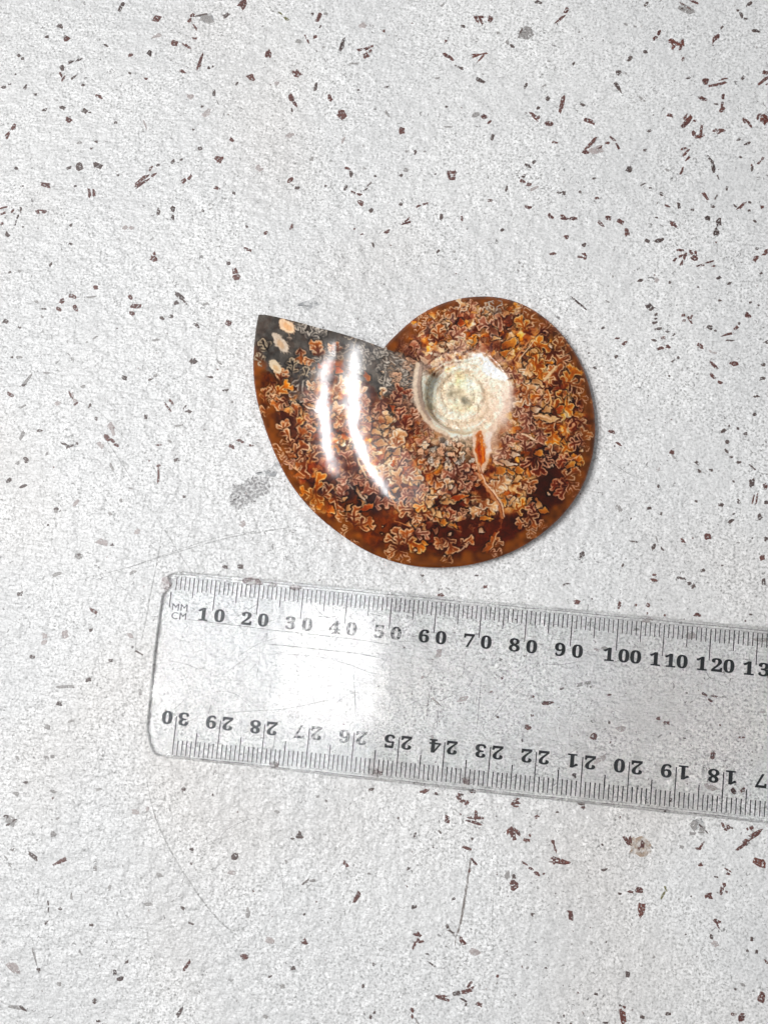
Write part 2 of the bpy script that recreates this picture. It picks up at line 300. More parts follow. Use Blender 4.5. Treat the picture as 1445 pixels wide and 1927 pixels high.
    'G': (480, 1480, 3.0104, """660 18 30 16 -20 k;965 28 36 20 -30 b;1025 42 22 14 20 k;1230 28 38 20 0 k;1148 65 34 14 60 b;1170 48 30 10 10 k;1200 92 30 20 -50 b;1168 86 20 12 0 b;1087 185 30 44 8 b;1250 165 20 50 0 b;1245 182 90 14 5 b;1222 200 60 14 12 b;1260 212 50 14 15 b;1270 180 50 12 0 b;1436 258 22 40 0 r;1195 350 50 22 30 b;1240 430 50 14 55 b;1214 482 28 14 -60 b;868 468 24 14 -50 k;1046 260 24 10 50 k;905 275 26 10 -60 k;355 60 24 10 -20 g;402 84 12 12 0 k;125 146 30 16 30 g;250 285 40 24 10 k;255 265 16 20 0 k;215 300 24 10 20 k;175 430 14 26 -20 g;512 444 50 22 50 b;575 632 64 26 -62 b;900 684 32 22 -10 k;310 540 70 20 -15 g;285 545 40 10 -40 k;280 725 20 10 -60 k;278 890 40 14 20 b;285 880 14 40 -30 b;218 1034 28 22 -30 k;85 1080 22 14 0 k;80 870 50 30 10 p;155 1135 30 20 0 g;920 845 44 16 10 b;925 860 20 60 0 b;922 882 60 12 0 b;900 905 14 36 20 b;1172 880 40 26 40 b;1165 860 20 14 0 b;1090 798 16 22 0 k;1112 825 50 10 25 k;1125 640 24 12 -10 k;1000 1010 50 10 38 k;672 1010 16 16 0 k;612 1134 14 22 10 k;1045 1195 50 20 15 b;1070 1190 44 12 0 b;1075 1210 50 14 15 b;1200 1160 76 22 -22 b;1215 1125 40 14 -50 b;1145 1175 40 20 -10 k;1185 1215 40 8 30 k;1270 1238 34 24 20 b;1195 1238 14 16 0 k;885 1290 22 64 -4 b;655 1308 18 24 0 k;676 1285 14 14 0 k;915 1330 44 10 60 g;1250 940 60 34 10 p;1430 500 30 40 0 g;60 1308 24 18 20 g;645 498 14 10 0 k;810 182 8 12 0 k;975 952 20 8 0 k;1230 300 14 14 0 k"""),
    'H': (960, 1480, 2.979, """25 95 36 18 -10 b;40 72 18 10 -20 b;30 112 26 10 10 b;148 172 26 16 -20 b;265 145 14 10 0 k;405 95 30 10 5 b;410 120 26 8 0 b;862 145 20 10 -50 k;12 265 30 60 -20 b;42 262 56 18 55 b;24 295 26 14 0 b;92 302 40 16 15 b;110 275 12 20 0 b;240 312 18 24 0 b;250 345 60 8 75 b;285 412 92 14 12 b;280 432 100 12 10 b;300 425 60 20 10 r;245 415 14 40 0 b;98 448 70 14 38 b;150 490 44 16 35 b;20 555 40 50 0 b;18 508 20 30 0 k;655 310 60 22 60 b;672 300 16 40 -10 b;740 330 26 40 10 b;720 350 12 20 0 b;1190 215 30 16 60 b;1215 238 36 20 -50 b;1350 235 26 22 60 b;1330 240 12 16 0 b;1345 295 160 20 -38 b;1370 275 70 24 -30 b;1320 310 50 24 -35 b;1400 430 56 58 0 r;1055 350 36 14 0 b;1072 330 40 12 -60 b;1065 442 26 16 -20 b;1220 472 50 8 30 b;1222 492 26 14 10 b;1155 510 26 8 10 k;530 468 34 14 -10 k;725 580 50 34 10 b;672 592 32 14 15 b;615 604 24 12 10 k;735 690 42 76 8 r;870 575 36 12 70 o;855 612 50 10 -60 o;1112 615 40 40 0 b;1186 585 18 40 5 b;1200 555 16 30 -10 b;1212 592 14 14 0 b;1160 760 36 24 30 b;1165 785 46 10 62 b;1128 845 18 26 0 k;1148 885 46 26 25 p;340 730 24 56 -8 b;335 705 30 12 10 b;125 722 22 20 -30 k;658 1055 22 30 0 k;1355 858 18 20 0 k;1330 925 14 12 0 k;1380 930 14 20 0 k;1412 1185 40 54 20 b;1250 1280 30 16 5 b;1300 1300 36 40 -10 b;1302 1115 34 14 15 g;1260 1140 12 10 0 k;630 1300 30 100 -10 r;640 1240 20 14 40 b;618 1230 14 12 0 k;740 1295 30 20 20 k;885 1278 26 20 0 k;480 1168 22 16 30 k;200 1020 16 10 0 k;300 1290 10 14 0 k;535 1328 30 12 0 k;270 1328 20 10 0 k;1435 985 30 10 40 b;805 960 18 14 0 g;985 833 12 10 0 k;515 328 14 10 0 k;455 880 14 14 0 g;95 1020 14 14 0 g;345 885 14 10 0 g;1055 225 80 60 20 g;1080 235 70 10 45 k;1020 265 40 14 0 g;900 80 20 12 0 k;960 340 24 20 0 g"""),
    # seen through the ruler
    'I': (600, 1080, 3.284, """740 490 40 50 0 p;640 640 20 20 0 p;890 775 60 28 -20 p;1065 730 20 16 0 b;1130 648 14 12 0 b;1320 758 22 18 0 b;1410 797 50 14 0 b;1288 948 36 30 0 b;1315 875 18 14 0 b;725 790 80 10 40 p;700 1010 20 24 0 p;370 697 12 12 0 k;1105 885 14 14 0 k;1255 1030 14 14 0 k;650 1345 50 20 -20 b;725 1358 20 14 0 b;950 1345 40 24 20 b;870 1380 14 50 -20 b;905 1408 50 14 20 b;1215 1415 50 24 10 b;1030 78 24 20 0 b;750 130 40 20 -10 b;640 10 24 14 0 k;975 10 20 10 0 k"""),
    'J': (1020, 1120, 3.4, """220 45 40 30 20 b;495 65 16 46 10 b;680 65 26 24 20 b;600 65 16 12 0 b;670 118 18 14 0 b;785 130 14 14 0 b;990 127 44 20 0 b;1335 125 24 12 20 k;1300 165 14 10 0 k;30 690 70 20 0 b;265 570 80 26 -10 g;430 640 30 12 -10 b;1055 655 80 20 38 b;1095 645 50 14 20 b;740 788 26 22 0 b;792 820 36 22 0 b;428 815 14 26 0 k;328 900 40 40 20 b;1272 910 50 12 0 b;1405 748 44 12 0 p;1088 1020 34 44 10 b;1080 1230 80 34 15 p;1220 1250 40 24 50 b;1280 1248 30 18 -40 b;125 598 24 10 -20 k;345 350 40 14 20 p;400 340 40 24 0 g;205 1155 24 24 0 k;600 220 40 20 0 g;670 160 60 30 -20 p;955 260 60 44 0 p;1400 285 100 24 0 p;840 585 8 40 0 g;250 1340 60 14 10 k;265 1362 20 20 0 k;95 1390 16 10 0 k;775 1390 20 12 -50 k;370 1050 80 40 -40 p;500 855 60 30 10 p;1160 650 26 16 0 g;920 625 14 10 0 k"""),
}


def fleck_mesh(L, Wd, jag, rnd):
    """irregular raised chip: 8-11 rim points, a ring inset on top and a centre"""
    n = rnd.randint(8, 11)
    rim, top = [], []
    ph = rnd.random() * 6.28
    for i in range(n):
        a = i / n * 2 * math.pi
        c, s = math.cos(a), math.sin(a)
        # squarish ends for bars
        x = math.copysign(abs(c) ** 0.75, c) * L / 2
        y = math.copysign(abs(s) ** 0.75, s) * Wd / 2
        k = 1 + jag * rnd.uniform(-1, 0.55)
        rim.append((x * k, y * k, 0.0))
        top.append((x * k * 0.8, y * k * 0.8, 0.00003))
    v = rim + top + [(0, 0, 0.000036)]
    f = [(i, (i + 1) % n, n + (i + 1) % n, n + i) for i in range(n)]
    f += [(n + i, n + (i + 1) % n, 2 * n) for i in range(n)]
    return v, f


def build_flecks():
    rnd = random.Random(3)
    items = []
    for key, (ox, oy, k, txt) in FLECKS.items():
        for e in txt.replace('\n', ';').split(';'):
            t = e.split()
            if len(t) != 6:
                continue
            x, y, l, w, a = (float(q) for q in t[:5])
            if w > l:
                l, w, a = w, l, a + 90
            items.append((ox + x / k, oy + y / k, l / k, w / k, a, t[5]))
    items.sort(key=lambda q: -q[2] * q[3])
    rest = {}
    count = 0
    for (x, y, l, w, a, kind) in items:
        p = pix(x, y)
        q = pix(x + 10 * math.cos(math.radians(a)), y + 10 * math.sin(math.radians(a)))
        sc = (q - p).length / 10
        ang = math.atan2(q.y - p.y, q.x - p.x)
        l, w = l * sc * 1.2, max(w, 3.2) * sc * 1.25
        pieces = [(0, 0, l, w, 0.0)]
        if l > 0.0026 and rnd.random() < 0.4:         # broken flake: two or three splinters
            g = rnd.uniform(-0.15, 0.15) * l
            pieces = [(-l * 0.27 + g * .3, rnd.uniform(-.2, .2) * w, l * 0.5, w * rnd.uniform(.7, 1.0), rnd.uniform(-.25, .25)),
                      (l * 0.24 + g * .3, rnd.uniform(-.2, .2) * w, l * 0.48, w * rnd.uniform(.6, 1.0), rnd.uniform(-.25, .25))]
        verts, faces = [], []
        for (dx, dy, pl, pw, pa) in pieces:
            vv, ff = fleck_mesh(pl, pw, 0.42, rnd)
            b = len(verts)
            for (vx, vy, vz) in vv:
                c, s = math.cos(pa), math.sin(pa)
                verts.append((dx + vx * c - vy * s, dy + vx * s + vy * c, vz + 0.000004 + 0.000003 * (b > 0)))
            faces += [tuple(b + i for i in f) for f in ff]
        if count < 290:
            me = bpy.data.meshes.new('fleck')
            me.from_pydata(verts, [], faces)
            o = link('fleck', me, FM[kind], table)
            o.location = (p.x, p.y, 0.0)
            o.rotation_euler = (0, 0, ang)
            count += 1
        else:
            R = rest.setdefault(kind, ([], []))
            c, s = math.cos(ang), math.sin(ang)
            b = len(R[0])
            R[0].extend((p.x + vx * c - vy * s, p.y + vx * s + vy * c, vz) for vx, vy, vz in verts)
            R[1].extend(tuple(b + i for i in f) for f in faces)
    # tiny specks all over the table, also beyond the frame
    for i in range(5200):
        x, y = rnd.uniform(-900, 2400), rnd.uniform(-900, 2900)
        inside = -40 < x < 1485 and -40 < y < 1967
        dens = 0.55 if x < 700 else 1.0
        if rnd.random() > dens:
            continue
        big = (not inside) and rnd.random() < 0.25
        l = rnd.uniform(5, 20) if big else rnd.uniform(1.6, 4.6) * rnd.uniform(.6, 1.25)
        w = l * rnd.uniform(.3, .95)
        kind = rnd.choice('bbk') if big else rnd.choice('kgggppb' if x < 750 else 'kkggpb')
        p = pix(x, y)
        ang = rnd.uniform(0, 6.28)
        R = rest.setdefault(kind, ([], []))
        vv, ff = fleck_mesh(l * 0.00012, w * 0.00012, 0.4, rnd)
        c, s = math.cos(ang), math.sin(ang)
        b = len(R[0])
        R[0].extend((p.x + vx * c - vy * s, p.y + vx * s + vy * c, vz * 0.6 + 0.000002) for vx, vy, vz in vv)
        R[1].extend(tuple(b + i for i in f) for f in ff)
    V, F, MI, mats = [], [], [], []
    for kind, (v, f) in rest.items():
        b = len(V)
        V += v
        F += [tuple(b + i for i in q) for q in f]
        MI += [len(mats)] * len(f)
        mats.append(FM[kind])
    me = bpy.data.meshes.new('fine_flecks')
    me.from_pydata(V, [], F)
    for m in mats:
        me.materials.append(m)
    me.polygons.foreach_set('material_index', np.array(MI, np.int32))
    o = link('fine_flecks', me, None, table)
    o['kind'] = 'stuff'


build_flecks()


def faint_material(name, color, alpha, nscale=900, lo=0.35, hi=0.6):
    m, nt, bs, out = node_mat(name)
    bs.inputs['Base Color'].default_value = (*color, 1)
    bs.inputs['Roughness'].default_value = 0.5
    tc = N(nt, 'ShaderNodeTexCoord')
    n = N(nt, 'ShaderNodeTexNoise')
    n.inputs['Scale'].default_value = nscale
    n.inputs['Detail'].default_value = 3
    nt.links.new(tc.outputs['Object'], n.inputs['Vector'])
    nt.links.new(ramp(nt, n.outputs[0], [(lo, alpha * 0.25), (hi, alpha)]), bs.inputs['Alpha'])
    return m


def ribbon(points, width, z):
    """thin ribbon following world points (smoothed)"""
    pts = [Vector((p.x, p.y, 0)) for p in points]
    fine = []
    for i in range(len(pts) - 1):
        p0, p1, p2, p3 = pts[max(i - 1, 0)], pts[i], pts[i + 1], pts[min(i + 2, len(pts) - 1)]
        for k in range(10):
            t = k / 10
            fine.append(0.5 * ((2 * p1) + (p2 - p0) * t + (2 * p0 - 5 * p1 + 4 * p2 - p3) * t * t + (3 * p1 - p0 - 3 * p2 + p3) * t ** 3))
    fine.append(pts[-1])
    v, f = [], []
    n = len(fine)
    for i, p in enumerate(fine):
        d = (fine[min(i + 1, n - 1)] - fine[max(i - 1, 0)]).normalized()
        q = Vector((-d.y, d.x, 0)) * width * 0.5 * (0.35 + 0.65 * math.sin(math.pi * (i + .5) / n) ** 0.5)
        v += [(p.x + q.x, p.y + q.y, z), (p.x - q.x, p.y - q.y, z)]
        if i:
            f.append((2 * i - 2, 2 * i - 1, 2 * i + 1, 2 * i))
    return v, f


M_SCR = faint_material('scratch_grey', lin8(138, 136, 134), 0.36)
M_SCRB = faint_material('scratch_brown', lin8(104, 88, 78), 0.62)
for k, (pts, w, mt) in enumerate([
        ([(306, 985), (299, 1040), (285, 1110), (272, 1180), (266, 1205)], 2.4, M_SCR),
        ([(300, 980), (330, 1030), (362, 1078)], 1.6, M_SCR),
        ([(145, 1092), (240, 1068), (330, 1040), (430, 1012), (500, 1000), (562, 990)], 2.2, M_SCR),
        ([(180, 1092), (260, 1062), (350, 1030), (430, 1007), (520, 996)], 1.6, M_SCR),
        ([(274, 1456), (290, 1530), (318, 1596), (362, 1668), (405, 1725), (438, 1752), (468, 1742)], 3.0, M_SCR),
        ([(352, 1640), (338, 1672), (330, 1690)], 1.8, M_SCR),
        ([(886, 1615), (876, 1680), (866, 1740), (857, 1765)], 4.2, M_SCRB),
        ([(855, 1762), (846, 1750), (842, 1742)], 3.0, M_SCRB),
        ([(858, 1760), (856, 1780)], 2.0, M_SCRB),
        ([(930, 1660), (926, 1740), (928, 1790)], 1.4, M_SCR),
        ([(62, 1770), (68, 1810), (78, 1845)], 2.0, M_SCR),
        ([(530, 1640), (534, 1690), (538, 1720)], 1.6, M_SCR),
        ([(1105, 870), (1130, 860), (1160, 850)], 1.4, M_SCR),
        ([(1150, 870), (1180, 890), (1190, 895)], 1.4, M_SCR),
        ([(180, 800), (215, 850), (250, 905)], 1.8, M_SCR),
        ([(120, 745), (180, 770), (240, 830)], 1.2, M_SCR),
        ([(290, 570), (360, 600), (440, 650)], 1.3, M_SCR),
        ([(410, 1580), (430, 1560), (462, 1545), (480, 1540)], 1.6, M_SCR)]):
    v, f = ribbon([pix(x, y) for x, y in pts], w * 0.00012, 0.00001)
    me = bpy.data.meshes.new('scratch')
    me.from_pydata(v, [], f)
    link('scratch', me, mt, table)

# grey scuff left of the fossil and soft stains
M_SCUFF = faint_material('scuff_grey', lin8(122, 118, 118), 0.5, 1500, 0.44, 0.56)
M_STAIN = faint_material('stain_tan', lin8(168, 142, 116), 0.6, 900, 0.42, 0.62)
M_STAING = faint_material('stain_grey', lin8(150, 152, 154), 0.6, 700, 0.42, 0.62)


def patch(name, outline, mat, z=0.000012):
    rnd = random.Random(int(outline[0][0] * 7 + outline[0][1]))
    n = len(outline)
    pts = []
    for i in range(n):
        (x0, y0), (x1, y1) = outline[i], outline[(i + 1) % n]
        L = math.hypot(x1 - x0, y1 - y0)
        for k in range(4):
            t = k / 4
            j = L * 0.14
            pts.append(pix(x0 + (x1 - x0) * t + rnd.uniform(-j, j), y0 + (y1 - y0) * t + rnd.uniform(-j, j)))
    c = sum(pts, Vector()) / len(pts)
    me = bpy.data.meshes.new(name)
    me.from_pydata([(c.x, c.y, z)] + [(p.x, p.y, z) for p in pts], [], [(0, 1 + i, 1 + (i + 1) % len(pts)) for i in range(len(pts))])
    link(name, me, mat, table)


patch('scuff', [(440, 912), (462, 905), (478, 893), (506, 899), (512, 918), (498, 934), (470, 945), (450, 958), (432, 948), (436, 928)], M_SCUFF)
patch('scuff', [(478, 890), (500, 884), (520, 868), (530, 880), (512, 900)], M_STAING)
patch('stain', [(1188, 1580), (1210, 1574), (1226, 1590), (1224, 1606), (1206, 1614), (1186, 1606)], M_STAIN)
patch('stain', [(1300, 1545), (1318, 1538), (1326, 1556), (1310, 1562)], M_STAING)
patch('stain', [(372, 28), (398, 26), (404, 36), (385, 42)], M_STAING)
patch('stain', [(560, 572), (590, 562), (602, 575), (578, 584)], M_STAING)

# ------------------------------------------------------------------ clear ruler
def ruler_material():
    m, nt, bs, out = node_mat('clear_acrylic')
    bs.inputs['Base Color'].default_value = (0.995, 0.995, 0.995, 1)
    bs.inputs['Transmission Weight'].default_value = 1.0
    bs.inputs['IOR'].default_value = 1.49
    bs.inputs['Roughness'].default_value = 0.0
    tc = N(nt, 'ShaderNodeTexCoord')
    n = N(nt, 'ShaderNodeTexNoise')
    n.inputs['Scale'].default_value = 180
    n.inputs['Detail'].default_value = 4
    nt.links.new(tc.outputs['Object'], n.inputs['Vector'])
    b = N(nt, 'ShaderNodeBump')
    b.inputs['Strength'].default_value = 0.12
    b.inputs['Distance'].default_value = 0.0002
    nt.links.new(n.outputs[0], b.inputs['Height'])
    nt.links.new(b.outputs[0], bs.inputs['Normal'])
    nt.links.new(ramp(nt, n.outputs[0], [(0.4, 0.02), (0.75, 0.12)]), bs.inputs['Roughness'])
    return m


RZ0, RZ1 = 0.00008, 0.0016
ruler = bpy.data.objects.new('ruler', None)
COL.objects.link(ruler)
ruler['label'] = 'clear scratched plastic ruler with black numerals lying below the fossil'
ruler['category'] = 'ruler'


def z5(x, y):
    return pix(260 + x / 4.014, 1060 + y / 4.014, 0.0009)


def z6(x, y):
    return pix(260 + x / 4.014, 1290 + y / 4.014, 0.0009)


OUT = [z5(330, 62), z5(290, 65), z5(250, 76), z5(226, 90), z5(217, 104), z5(226, 124), z5(237, 150), z5(234, 186), z5(222, 204),
       z5(205, 211), z5(190, 222), z5(181, 238), z5(172, 280), z5(160, 370), z5(148, 450), z5(134, 560), z5(120, 660), z5(106, 800), z5(92, 950),
       z6(84, 90), z6(72, 210), z6(60, 335), z6(64, 352), z6(74, 378), z6(80, 420), z6(96, 470), z6(116, 508), z6(134, 528), z6(158, 538), z6(200, 541)]
OUT = [Vector((p.x / MM, p.y / MM)) for p in OUT]
YT = OUT[0].y
YB = OUT[-1].y
for x in range(10, 301, 10):
    OUT.append(Vector((x, YB + (-33.25 - YB) * min(1, x / 60) + 0.04 * math.sin(x * 1.7))))
OUT += [Vector((309, -33.2)), Vector((310.5, -31.6)), Vector((310.5, 6.6)), Vector((309, 8.2))]
for x in range(300, 5, -10):
    OUT.append(Vector((x, 8.25 + (YT - 8.25) * max(0, 1 - x / 60) + 0.04 * math.sin(x * 2.3))))
area = sum(a.x * b.y - b.x * a.y for a, b in zip(OUT, OUT[1:] + OUT[:1]))
if area < 0:
    OUT.reverse()


def inset(poly, d):
    n = len(poly)
    res = []
    for i in range(n):
        a, b = poly[i - 1], poly[(i + 1) % n]
        t = (b - a).normalized()
        res.append(poly[i] + Vector((-t.y, t.x)) * d)
    return res


rings = [(0.0, RZ0), (0.0, RZ1 - 0.0009), (0.05, RZ1 - 0.0003), (0.2, RZ1)]
V, F = [], []
n = len(OUT)
for d, z in rings:
    V += [(p.x * MM, p.y * MM, z) for p in inset(OUT, d)]
for r in range(len(rings) - 1):
    for i in range(n):
        j = (i + 1) % n
        F.append((r * n + i, r * n + j, (r + 1) * n + j, (r + 1) * n + i))
F.append(tuple(range((len(rings) - 1) * n, len(rings) * n)))
F.append(tuple(reversed(range(n))))
me = bpy.data.meshes.new('ruler_body')
me.from_pydata(V, [], F)
link('ruler_body', me, ruler_material(), ruler)


def ink_material(name, color, wear_lo, wear_hi, scale=1400):
    m, nt, bs, out = node_mat(name)
    bs.inputs['Base Color'].default_value = (*color, 1)
    bs.inputs['Roughness'].default_value = 0.5
    tc = N(nt, 'ShaderNodeTexCoord')
    g = N(nt, 'ShaderNodeNewGeometry')
    n = N(nt, 'ShaderNodeTexNoise')
    n.inputs['Scale'].default_value = scale
    n.inputs['Detail'].default_value = 4
    n.inputs['Roughness'].default_value = 0.65
    nt.links.new(g.outputs['Position'], n.inputs['Vector'])
    nt.links.new(ramp(nt, n.outputs[0], [(wear_lo, 0.25), (wear_hi, 1.0)]), bs.inputs['Alpha'])
    return m


INK = ink_material('ruler_ink', lin8(10, 13, 17), 0.2, 0.33)
INK_WORN_GLARE = ink_material('ruler_ink_worn_glare', lin8(40, 44, 48), 0.46, 0.6)  # worn ink, also paled and thinned to paint in the panel's glare
INK_TICK = ink_material('tick_ink', lin8(18, 20, 22), 0.24, 0.42)
INK_GREY = ink_material('text_ink', lin8(66, 68, 70), 0.3, 0.45)
ZI = 0.00022


def glyph(ch):
    c = bpy.data.curves.new('glyph', 'FONT')
    c.body = ch
    c.resolution_u = 4
    c.offset = 0.017 if ord(ch) > 999 else 0.0
    o = bpy.data.objects.new('glyph', c)
    COL.objects.link(o)
    dg = bpy.context.evaluated_depsgraph_get()
    me = bpy.data.meshes.new_from_object(o.evaluated_get(dg))
    v = np.array([x.co[:2] for x in me.vertices])
    f = [tuple(p.vertices) for p in me.polygons]
    bpy.data.objects.remove(o)
    bpy.data.curves.remove(c)
    bpy.data.meshes.remove(me)
    lo, hi = v.min(0), v.max(0)
    return (v - (lo + hi) / 2) / (hi[1] - lo[1]), f


DIG = [glyph(chr(0x1D7CE + i)) for i in range(10)]
LET = {ch: glyph(ch) for ch in 'MC'}


def numeral(name, text, offs, x, y, mat, h=2.95, flip=False, wid=1.18, glyphs=None):
    Vv, Ff = [], []
    for ch, dx in zip(text, offs):
        v, f = (glyphs or DIG)[int(ch) if glyphs is None else ch]
        b = len(Vv)
        Vv += [((dx + q[0] * h * wid) * MM, q[1] * h * MM, 0.0) for q in v]
        Ff += [tuple(b + i for i in t) for t in f]
    me = bpy.data.meshes.new(name)
    me.from_pydata(Vv, [], Ff)
    o = link(name, me, mat, ruler)
    o.location = (x * MM, y * MM, ZI)
    if flip:
        o.rotation_euler = (0, 0, math.pi)
    return o


WORN_GLARE_TOP = {30, 40, 50}
WORN_GLARE_LOW = {27, 26}
for k in range(1, 31):
    s = str(k * 10)
    offs = (-2.1, 1.68) if len(s) == 2 else (-1.5, 1.75, 4.3)
    numeral('numeral', s, offs, k * 10 - 0.02, -0.85, INK_WORN_GLARE if k * 10 in WORN_GLARE_TOP else INK)
OFF30 = 4.6
for k in range(30, 0, -1):
    s = str(k)
    offs = (-1.62, 2.1) if len(s) == 2 else (-1.62,)
    numeral('numeral', s, offs, 300 - k * 10 + OFF30, -23.28 - 1.2, INK_WORN_GLARE if k in WORN_GLARE_LOW else INK, flip=True)
p = pix(339.5, 1143.3, ZI)
q = pix(337.5, 1159.5, ZI)
numeral('lettering', 'MM', (-0.98, 0.98), p.x / MM, p.y / MM, INK_GREY, h=1.55, wid=1.05, glyphs=LET)
numeral('lettering', 'CM', (-0.95, 0.95), q.x / MM, q.y / MM, INK_GREY, h=1.55, wid=1.05, glyphs=LET)


def tick_mesh(L, w):
    me = bpy.data.meshes.new('tick_mark')
    a = w / 2 * MM
    me.from_pydata([(-a, 0, 0), (a, 0, 0), (a * .8, -L * MM, 0), (-a * .8, -L * MM, 0)], [], [(0, 1, 2, 3)])
    me.materials.append(INK_TICK)
    return me


TK = {0: tick_mesh(6.9, 0.22), 5: tick_mesh(4.5, 0.215), 1: tick_mesh(2.95, 0.21)}
TKL = {0: tick_mesh(8.5, 0.235), 5: tick_mesh(5.25, 0.23), 1: tick_mesh(3.3, 0.23)}
rnd = random.Random(5)
far_v, far_f = [], []


def far_tick(x, y, L, w):
    b = len(far_v)
    far_v.extend([((x - w / 2) * MM, y * MM, ZI), ((x + w / 2) * MM, y * MM, ZI), ((x + w / 2) * MM, (y - L) * MM, ZI), ((x - w / 2) * MM, (y - L) * MM, ZI)])
    far_f.append((b, b + 1, b + 2, b + 3))


def lower_edge(x):
    return -31.95 if x > 40 else -31.95 - 0.7 * (1 - x / 40)


for k in range(0, 301):
    kind = 0 if k % 10 == 0 else 5 if k % 5 == 0 else 1
    L = {0: 6.9, 5: 4.5, 1: 2.95}[kind]
    Ll = {0: 8.5, 5: 5.25, 1: 3.3}[kind]
    y0 = 6.9
    if k == 0:
        y0, L = 3.4, 3.4
    xl = 300 - k + OFF30
    if k <= 136:
        o = bpy.data.objects.new('tick_mark', TK[kind])
        o.parent = ruler
        o.location = (k * MM, (y0 + rnd.uniform(-.12, .12)) * MM, ZI)
        if k == 0:
            o.scale = (1.2, 0.5, 1)
        COL.objects.link(o)
    else:
        far_tick(k, y0, L, 0.165)
    if xl < 141:
        o = bpy.data.objects.new('tick_mark', TKL[kind])
        o.parent = ruler
        o.location = (xl * MM, (lower_edge(xl) + Ll) * MM, ZI)
        COL.objects.link(o)
    else:
        far_tick(xl, lower_edge(xl) + Ll, Ll, 0.18)
me = bpy.data.meshes.new('fine_ticks')
me.from_pydata(far_v, [], far_f)
o = link('fine_ticks', me, INK_TICK, ruler)
o['kind'] = 'stuff'

# scratches in the top face
M_RS = faint_material('ruler_scratch', lin8(128, 124, 120), 0.42, 700, 0.35, 0.6)
M_RSL = faint_material('ruler_scratch_pale', lin8(245, 245, 245), 0.55, 700, 0.4, 0.65)
ZS = RZ1 + 0.000006


def rscratch(pts, w, mat, name='scratch'):
    v, f = ribbon([pix(x, y, RZ1) for x, y in pts], w * 0.00012, ZS)
    me = bpy.data.meshes.new(name)
    me.from_pydata(v, [], f)
    link(name, me, mat, ruler)


def zz(ox, oy, k, pts):
    return [(ox + x / k, oy + y / k) for x, y in pts]


for pts, w in [
        (zz(260, 1060, 4.014, [(370, 425), (700, 465), (1100, 515), (1445, 552)]), 1.6),
        (zz(260, 1060, 4.014, [(975, 612), (1200, 632), (1445, 660)]), 1.9),
        (zz(260, 1060, 4.014, [(1130, 690), (1300, 700), (1445, 722)]), 1.2),
        (zz(600, 1080, 3.284, [(0, 382), (200, 402), (395, 432)]), 1.4),
        (zz(600, 1080, 3.284, [(0, 468), (200, 488), (330, 510), (405, 528)]), 1.9),
        (zz(600, 1080, 3.284, [(0, 512), (180, 560), (320, 612), (440, 628)]), 1.1),
        (zz(600, 1080, 3.284, [(385, 570), (410, 540), (425, 515)]), 1.3),
        (zz(600, 1080, 3.284, [(684, 690), (680, 760), (668, 850), (663, 905)]), 1.7),
        (zz(600, 1080, 3.284, [(1003, 640), (995, 740), (985, 850), (978, 950)]), 1.7),
        (zz(600, 1080, 3.284, [(985, 700), (972, 780), (966, 830)]), 1.3),
        (zz(600, 1080, 3.284, [(740, 800), (734, 880), (728, 955)]), 1.3),
        (zz(600, 1080, 3.284, [(676, 760), (720, 790), (762, 825)]), 1.3),
        (zz(600, 1080, 3.284, [(745, 790), (850, 740), (980, 690)]), 1.0),
        (zz(600, 1080, 3.284, [(910, 470), (900, 560), (880, 680)]), 1.0),
        (zz(600, 1080, 3.284, [(215, 620), (222, 760), (225, 880)]), 1.5),
        (zz(600, 1080, 3.284, [(192, 930), (185, 1010), (178, 1095)]), 1.7),
        (zz(600, 1080, 3.284, [(0, 262), (70, 268), (130, 252)]), 1.3),
        (zz(600, 1080, 3.284, [(315, 246), (395, 262)]), 1.5),
        (zz(600, 1080, 3.284, [(1060, 900), (1130, 800), (1230, 690), (1330, 560)]), 0.9),
        (zz(600, 1080, 3.284, [(1020, 930), (1100, 870), (1150, 800)]), 0.9),
        (zz(260, 1060, 4.014, [(205, 735), (330, 755), (430, 790), (500, 830)]), 1.1),
        (zz(260, 1060, 4.014, [(920, 630), (915, 740), (895, 860)]), 1.1),
        (zz(260, 1060, 4.014, [(770, 690), (840, 650), (930, 600), (1070, 560)]), 1.2),
        (zz(260, 1060, 4.014, [(660, 830), (760, 755), (830, 700)]), 1.0),
        (zz(260, 1060, 4.014, [(560, 880), (700, 885), (860, 900)]), 1.0),
        (zz(260, 1060, 4.014, [(700, 440), (800, 370), (900, 310)]), 1.1),
        (zz(260, 1060, 4.014, [(980, 500), (970, 560), (955, 640)]), 1.0),
        (zz(260, 1060, 4.014, [(1340, 340), (1390, 390), (1445, 420)]), 1.0),
        (zz(260, 1290, 4.014, [(640, 215), (850, 195), (1100, 180), (1445, 110)]), 1.1),
        (zz(260, 1290, 4.014, [(545, 60), (640, 45), (760, 80), (860, 180)]), 1.1),
        (zz(260, 1290, 4.014, [(550, 150), (530, 215)]), 3.4),
        (zz(260, 1290, 4.014, [(1040, 360), (1025, 440), (1018, 500)]), 2.0),
        (zz(260, 1290, 4.014, [(270, 180), (330, 130), (400, 40)]), 1.0),
        (zz(1020, 1120, 3.4, [(0, 440), (120, 445), (240, 425)]), 1.0),
        (zz(1020, 1120, 3.4, [(1050, 490), (1075, 530), (1130, 530)]), 1.6),
        (zz(1020, 1120, 3.4, [(50, 1080), (180, 1010), (260, 960)]), 0.8)]:
    rscratch(pts, w * .9, M_RS)
